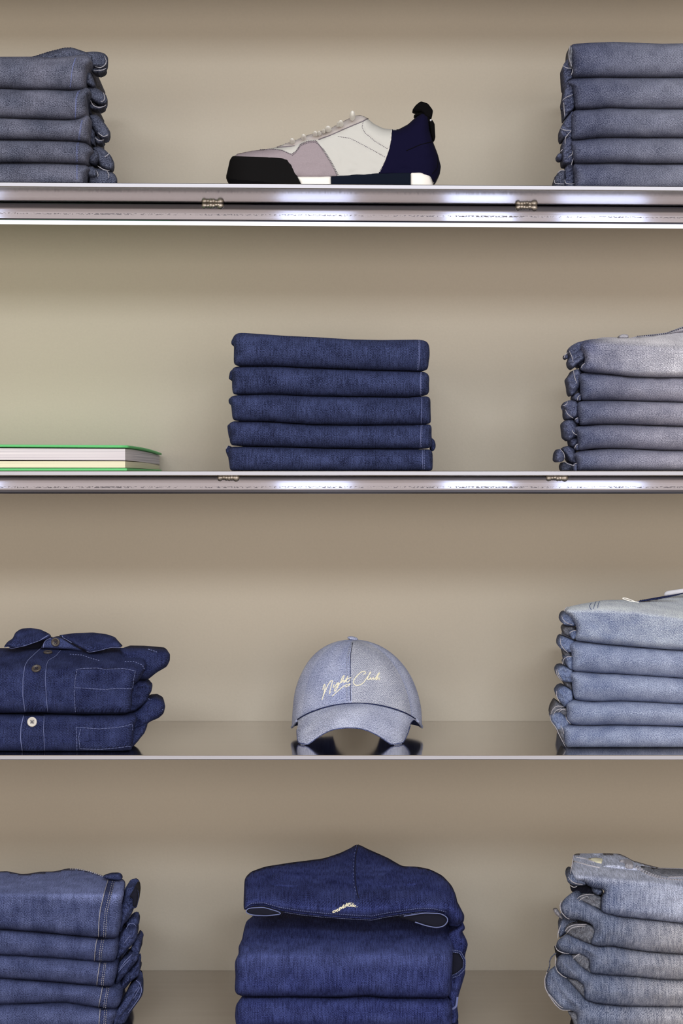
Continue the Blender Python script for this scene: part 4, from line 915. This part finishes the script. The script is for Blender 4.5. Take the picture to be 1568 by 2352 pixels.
        lines('armhole_stitching', [[(1270,728),(1330,745),(1375,780),(1398,830)]], TG, None, .0006, M['bluethread'], t, dash=(4, 2), Y=Yf+.046)
        button(277/3.733, 1410+926/3.733, 11.5, [pk, b], M['pearl'], t)
shirt(False); shirt(True)

# ------------------------------------------------------------------ denim cap
def build_cap():
    TH = (630, 1430, 4.126)
    Yc = .212; xc = (630+782/4.126-CX)*(D+Yc)/F; z0 = ZC-(1672-HY)*(D+Yc)/F
    a, b_, Hh = .0985, .098, ZC-(1470.5-HY)*(D+Yc-.01)/F-z0
    t = thing('baseball_cap', 'light blue denim cap with cream embroidered lettering on the front', 'cap', (xc, Yc, shelf_z(3)+.0003))
    nT, nH = 120, 40
    def rim(phi):     # phi from the front
        c = math.cos(phi); r = .047*max(0, c)**1.25
        bk = abs((phi+math.pi) % (2*math.pi)-math.pi)-math.radians(158)
        if bk > 0: r += .040*math.sqrt(min(1, bk/math.radians(16)))
        return r
    def pt(phi, z, ins=0.0):
        h = min(1, max(0, z/Hh)); r = max(0, 1-h**2.35)**(1/2.1)
        fr = 1+.03*math.sin(math.pi*min(1, h*1.1))*max(0, math.cos(phi))
        wv = 1+.010*noise.noise(Vector((math.cos(phi)*2.2, math.sin(phi)*2.2, h*3)))
        ridge = 1-.006*math.exp(-((abs(phi))/.03)**2)-.004*math.exp(-((abs(abs(phi)-1.05))/.04)**2)
        x = math.sin(phi)*(a-ins)*r*wv*ridge; y = -math.cos(phi)*(b_-ins)*r*fr*wv*ridge
        return Vector((xc+x-.0068*h*h, Yc+y, z0+z-(ins*h)))
    V, Fc, fm, fd, uv = [], [], [], [], []
    for lay in (0, .0022):
        for j in range(nH+1):
            for i in range(nT):
                phi = -math.pi+2*math.pi*(i+.5)/nT; r = rim(phi); q = j/nH
                z = r+(Hh-r)*math.sin(q*math.pi/2)
                z = min(z, Hh*.9995)
                p = pt(phi, z, lay); V.append(p)
                uv.append((phi*.09, (z if q < .98 else Hh)*1.1)); fd.append(.18+.3*max(0, q-.5)+.25*noise.noise(Vector((phi*3, q*4, 1)))+(.3 if abs(phi) > 1.0 else 0))
    n = nT*(nH+1)
    for j in range(nH):
        for i in range(nT):
            k = (i+1) % nT; phi = -math.pi+2*math.pi*(i+1)/nT
            Fc.append((j*nT+i, j*nT+k, (j+1)*nT+k, (j+1)*nT+i)); fm.append(1 if -.09 < phi < .98 else 0)
            Fc.append((n+j*nT+k, n+j*nT+i, n+(j+1)*nT+i, n+(j+1)*nT+k)); fm.append(2)
    for i in range(nT):
        k = (i+1) % nT; Fc.append((k, i, n+i, n+k)); fm.append(0)
    Fc.append(tuple(nH*nT+i for i in range(nT))); fm.append(0)
    Fc.append(tuple(n+nH*nT+i for i in range(nT))[::-1]); fm.append(2)
    cr = mk('crown', V, Fc, M['H'], t, uv=uv, fade=fd, mats=[M['H2'], M['G']], fmat=fm, bvh=True)
    lines('panel_seam', [[(742,190),(722,300),(718,420),(718,560),(720,740)]], TH, cr, .0006, M['navythread'], t, off=-.0002)
    lines('panel_stitching', [[(730,190),(704,300),(696,450),(694,600),(696,745)], [(668,190),(640,300)]][:1]+[[(710,230),(686,340),(680,520),(682,745)]], TH, cr, .0005, M['H2'], t, dash=(3, 2))
    # sweatband strip along the side hems
    for s_ in (-1, 1):
        pts = [pt(s_*math.radians(66+i*3.0), rim(s_*math.radians(66+i*3.0))+.0008) for i in range(28)]
        Vt, Ft = tube_geo(pts, .0018, 6); mk('crown_hem', Vt, Ft, M['H'], t, fade=[.4]*len(Vt))
    pts = [pt(math.radians(v), rim(math.radians(v))+.001, -.0008) for v in range(-64, 65, 3)]
    Vt, Ft = tube_geo(pts, .0009, 6); mk('brim_seam', Vt, Ft, M['G'], t)
    # brim
    outer = [(228,955,.170),(212,1010,.156),(219,1100,.128),(240,1150,.113),(272,1164,.106),(305,1154,.100),(350,1120,.095),(420,1070,.088),(500,1022,.080),(580,996,.073),(700,984,.068),(800,989,.070),(900,1018,.078),(1000,1070,.086),(1080,1128,.095),(1130,1158,.102),(1170,1165,.108),(1205,1150,.116),(1262,1045,.146),(1304,912,.170)]
    B = [W(630+x/4.126, 1430+y/4.126, Y) for x, y, Y in outer]
    def resamp(P, n):
        d = [0]
        for p, q in zip(P[:-1], P[1:]): d.append(d[-1]+(q-p).length)
        out = []
        for i in range(n):
            s_ = d[-1]*i/(n-1); k = 0
            while k < len(d)-2 and d[k+1] < s_: k += 1
            f = (s_-d[k])/(d[k+1]-d[k]+1e-12); out.append(P[k].lerp(P[k+1], f))
        return out
    N_ = 72; B = resamp(B, N_)
    for _ in range(2): B = [B[0]]+[(B[i-1]+2*B[i]+B[i+1])/4 for i in range(1, N_-1)]+[B[-1]]
    lim = 67
    A = [pt(math.radians(-lim+2*lim*i/(N_-1)), rim(math.radians(-lim+2*lim*i/(N_-1)))+.0015, .0005) for i in range(N_)]
    V, Fc, K = [], [], 14; fd = []
    zs = shelf_z(3)+.0004
    for side in (0, 1):
        for i in range(N_):
            for k in range(K+1):
                u = k/K; p = A[i].lerp(B[i], u); w_ = math.sin(math.pi*i/(N_-1))
                p = p+Vector((0, -.004, .006))*math.sin(math.pi*u)*w_
                if side: p = p+Vector((0, .0016, -.0030))*min(1, w_*3)*(1-.65*u**4)
                if u == 1 and not side: p = p+Vector((0, .0006, -.0006))
                p.z = max(p.z, zs); V.append(p); fd.append(.55+.2*noise.noise(p*40))
    m = N_*(K+1); fm = []
    for i in range(N_-1):
        for k in range(K):
            q = i*(K+1)+k
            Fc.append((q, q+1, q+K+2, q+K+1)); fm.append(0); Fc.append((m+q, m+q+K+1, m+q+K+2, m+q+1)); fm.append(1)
        q = i*(K+1)+K; Fc.append((q, m+q, m+q+K+1, q+K+1)); fm.append(0)
        q = i*(K+1); Fc.append((q+K+1, m+q+K+1, m+q, q)); fm.append(0)
    for i in (0, N_-1):
        for k in range(K): q = i*(K+1)+k; Fc.append((q, q+1, m+q+1, m+q)); fm.append(0)
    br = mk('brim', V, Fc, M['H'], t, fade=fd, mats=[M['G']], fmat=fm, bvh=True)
    rimp = [V[i*(K+1)+K]+Vector((0, .001, -.0012)) for i in range(3, N_-3)]
    for p in rimp: p.z = max(p.z, zs+.0014)
    Vt, Ft = tube_geo(rimp, .0010, 6); mk('brim_edge', Vt, Ft, M['J'], t, fade=[.3]*len(Vt))
    # button on top
    c = pt(0, Hh)+Vector((0, -.002, .0022)); c.x = (630+741/4.126-CX)*(D+Yc)/F; V, Fc = [], []
    for j in range(9):
        ph = math.pi*j/8
        for i in range(20):
            th = 2*math.pi*i/20; V.append(c+Vector((.0082*math.sin(ph)*math.cos(th), .0082*math.sin(ph)*math.sin(th), .0030*math.cos(ph)-.0012*math.sin(ph)*math.cos(th))))
    for j in range(8):
        for i in range(20): Fc.append((j*20+i, j*20+(i+1) % 20, (j+1)*20+(i+1) % 20, (j+1)*20+i))
    mk('top_button', V, Fc, M['H'], t, fade=[.5]*len(V))
    # embroidery
    TX = (730, 1530, 10.453)
    strokes = [
     [(98,812),(115,760),(135,690),(155,610),(172,520),(172,450),(160,432),(138,480),(118,570)],
     [(120,740),(160,640),(200,550),(240,460),(290,380),(330,345),(350,345),(345,385),(325,450),(305,540),(285,610),(280,680)], [(285,640),(318,612)],
     [(385,440),(368,480),(368,512),(395,505),(430,450)], [(398,392),(412,398)],
     [(505,395),(465,408),(440,440),(455,458),(500,410),(488,480),(450,560),(410,610),(392,595),(410,545),(470,480),(545,395)],
     [(545,410),(560,330),(598,250),(630,225),(628,260),(590,350),(560,405)], [(565,395),(600,350),(632,340),(615,395),(640,390),(690,320)],
     [(640,370),(690,300),(722,235)], [(690,320),(680,370),(700,395),(735,370),(772,330)], [(665,345),(720,300),(795,278)],
     [(340,725),(420,650),(520,560),(620,480),(700,443),(780,428),(745,465),(655,508)],
     [(1085,198),(1125,190),(1147,152),(1110,125),(1040,142),(960,210),(890,290),(855,350),(855,410),(880,450),(940,467),(1020,450),(1100,390),(1165,295),(1215,225),(1262,160),(1268,140),(1245,150),(1210,240),(1185,300),(1200,330),(1240,312)],
     [(1240,312),(1262,268),(1262,315),(1285,325),(1328,270),(1325,312),(1350,325),(1395,265)],
     [(1395,265),(1440,185),(1478,155),(1465,190),(1420,260),(1385,330),(1415,325),(1442,285),(1425,275),(1405,290)], [(1455,325),(1475,330)], [(1440,290),(1490,292)]]
    lines('embroidered_lettering', strokes, TX, cr, .00072, M['embro'], t, step=.8, soft=2, off=.0004, seg=6)
build_cap()

# ------------------------------------------------------------------ hooded sweatshirts
def hoodies():
    TK = (520, 1920, 2.703); Yf = .04; grp = 'folded denim hoodies on the lowest shelf'
    def Kf(px, py): return .06+.16*noise.noise(Vector((px/60, py/30, 5)))
    def Kf1(px, py): return max(Kf(px, py), .35*math.exp(-((py-2195)/34)**2)+.1*noise.noise(Vector((px/9, py/60, 2))))
    t = thing('folded_hoodie', 'royal indigo denim hoodie with its hood laid on top, small white lettering', 'hoodie', (W(805, HY, .15).x, .16, W(0, 1920+1000/2.703, Yf+.02).z), grp)
    b = pillow('hoodie_body', [(108,580),(125,520),(200,500),(800,490),(1380,500),(1445,560),(1445,610),(1418,650),(1408,700),(1402,780),(1400,880),(1390,980),(1368,1006),(1200,1004),(1000,1003),(870,990),(700,1001),(400,996),(95,996),(58,982),(50,955),(56,870),(50,790),(62,750),(80,735),(70,690),(95,650)],
               TK, Yf, .024, 26, .24, M['K'], t, sp=5, soft=5, base=lambda x, y: soft(2200-y)*.0014, fade=Kf1, wr=.003, wrs=60, bvh=True)
    hood = pillow('hood', [(106,470),(106,400),(112,262),(150,222),(240,190),(400,165),(600,140),(700,108),(770,75),(818,50),(870,78),(1000,135),(1090,188),(1180,190),(1260,205),(1340,245),(1400,310),(1425,370),(1436,430),(1470,478),(1475,525),(1430,560),(1380,520),(1362,484),(1280,470),(1200,472),(1100,486),(1000,498),(900,518),(780,512),(600,500),(450,482),(330,462),(230,432),(150,436),(118,462)],
               TK, Yf-.004, .026, 22, .04, M['K'], t, sp=4.5, soft=6, base=lambda x, y: soft(2090-y)*.0015, fade=Kf, wr=.004, wrs=55, bvh=True, seed=3,
               creases=[([(815,60),(800,150),(798,260),(820,390)], 3, .004), ([(850,330),(930,310),(1000,330)], 14, .008), ([(980,420),(1120,380),(1240,330)], 12, -.005), ([(300,260),(460,290),(620,260)], 22, .006), ([(120,400),(250,380),(400,400)], 16, -.004)])
    lines('hood_seam', [[(818,56),(802,120),(796,200),(800,300),(820,388)]], TK, hood, .0009, M['navythread'], t, off=0)
    lines('seam_stitching', [[(808,60),(792,120),(786,200),(790,300),(808,380)]], TK, hood, .0005, M['bluethread'], t, dash=(2, 6))
    lines('hood_opening', [[(115,466),(135,448),(230,443),(330,472),(345,485),(250,496),(160,492),(122,478)]], TK, None, .0007, M['bluethread'], t, Y=Yf+.012, closed=True, step=3, soft=6)
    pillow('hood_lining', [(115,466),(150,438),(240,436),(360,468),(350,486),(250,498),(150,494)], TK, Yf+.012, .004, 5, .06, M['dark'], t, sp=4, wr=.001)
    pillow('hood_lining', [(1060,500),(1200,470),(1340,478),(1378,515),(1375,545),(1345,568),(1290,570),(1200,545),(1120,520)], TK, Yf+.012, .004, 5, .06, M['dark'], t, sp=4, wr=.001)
    lines('hood_opening', [[(1100,498),(1230,478),(1330,482),(1372,505),(1376,530),(1348,562),(1300,570),(1240,558),(1170,535)]], TK, None, .0008, M['bluethread'], t, Y=Yf+.008, step=3, soft=6)
    hem = [(118,458),(150,432),(230,428),(330,456),(450,476),(600,492),(780,504),(900,510),(1000,490),(1100,476),(1200,462),(1290,466),(1364,485)]
    lines('hood_hem', [hem], TK, hood, .0022, M['K'], t, step=3, flat=.6)
    lines('hem_stitching', [[(x, y-14) for x, y in hem]], TK, hood, .0004, M['bluethread'], t, dash=(3, 2))
    lines('hem_stitching', [[(x, y+3) for x, y in hem]], TK, hood, .0004, M['bluethread'], t, dash=(3, 1), off=.0022)
    pillow('sleeve_fold', [(1370,600),(1440,560),(1470,540),(1483,575),(1450,610),(1485,632),(1499,675),(1480,740),(1482,850),(1462,920),(1440,990),(1432,1060),(1400,1078),(1370,1000)], TK, Yf+.045, .02, 10, .05, M['K'], t, sp=4, wr=.004, wrs=20, fade=Kf)
    pillow('sleeve_fold', [(1395,420),(1440,435),(1476,490),(1474,530),(1440,570),(1380,560)], TK, Yf+.05, .014, 9, .04, M['K'], t, sp=4, wr=.003, wrs=16, fade=Kf)
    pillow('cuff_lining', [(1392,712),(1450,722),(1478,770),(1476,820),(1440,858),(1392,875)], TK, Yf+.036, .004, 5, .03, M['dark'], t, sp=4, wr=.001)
    lines('cuff', [[(1398,714),(1450,722),(1477,768),(1475,822),(1440,856),(1392,878)]], TK, None, .0022, M['G'], t, Y=Yf+.034, step=3)
    lines('cuff_stitching', [[(1400,708),(1452,716),(1483,768),(1481,826),(1444,864),(1394,886)], [(1402,720),(1446,728),(1470,770),(1468,818),(1436,848),(1396,868)]], TK, None, .0004, M['bluethread'], t, Y=Yf+.0315, dash=(4, 1))
    TM = (740, 2040, 13.07)
    marks = [[(410,660),(350,672),(308,705),(325,728),(380,712),(430,660),(462,625),(438,672),(458,705)], [(492,640),(488,672),(515,665),(520,630),(500,615),(540,585)],
             [(515,600),(560,578),(575,600),(545,632),(590,600)], [(575,600),(620,540),(652,495),(632,560),(612,605),(660,578)], [(690,580),(672,560),(710,500),(735,455),(722,510),(745,520)],
             [(730,560),(755,500),(785,458),(850,478),(795,492),(770,540),(800,552),(840,545),(855,510)], [(740,470),(700,520),(760,520)], [(862,560),(895,495),(925,515),(905,560),(955,525),(935,562)],
             [(955,560),(990,535)], [(875,448),(885,456)], [(915,462),(925,470)], [(830,440),(840,446)], [(950,488),(958,496)], [(995,520),(1003,530)], [(1035,560),(1048,568)], [(985,570),(995,574)], [(620,610),(640,600)], [(685,575),(700,568)]]
    lines('embroidered_lettering', marks, TM, hood, .00075, M['embro'], t, step=.5, soft=1, off=.0004)
    # lower one
    Sy = (shelf_py(4, Yf+.022, 800)-1920)*2.703
    t2 = thing('folded_hoodie', 'royal indigo denim hoodie lying flat beneath the one with the hood', 'hoodie', (W(805, HY, .15).x, .16, shelf_z(4)+.0002), grp)
    pillow('hoodie_body', [(90,1004),(400,1000),(700,1006),(870,996),(1000,1008),(1370,1012),(1398,1030),(1402,1100),(1398,Sy),(62,Sy),(52,1120),(58,1050)],
           TK, Yf+.004, .024, 24, .24, M['K'], t2, sp=5, fade=Kf, wr=.003, wrs=60, zmin=lambda x: shelf_z(4)+.0004, seed=9)
    pillow('sleeve_fold', [(1370,1010),(1420,1000),(1434,1030),(1432,1060),(1440,1120),(1430,Sy),(1370,Sy)], TK, Yf+.045, .02, 10, .05, M['K'], t2, sp=4, wr=.004, wrs=20, fade=Kf, zmin=lambda x: shelf_z(4)+.0004)
    lines('cuff', [[(1400,1076),(1425,1060),(1433,1000)]], TK, None, .0018, M['bluethread'], t2, Y=Yf+.045, step=3)
hoodies()
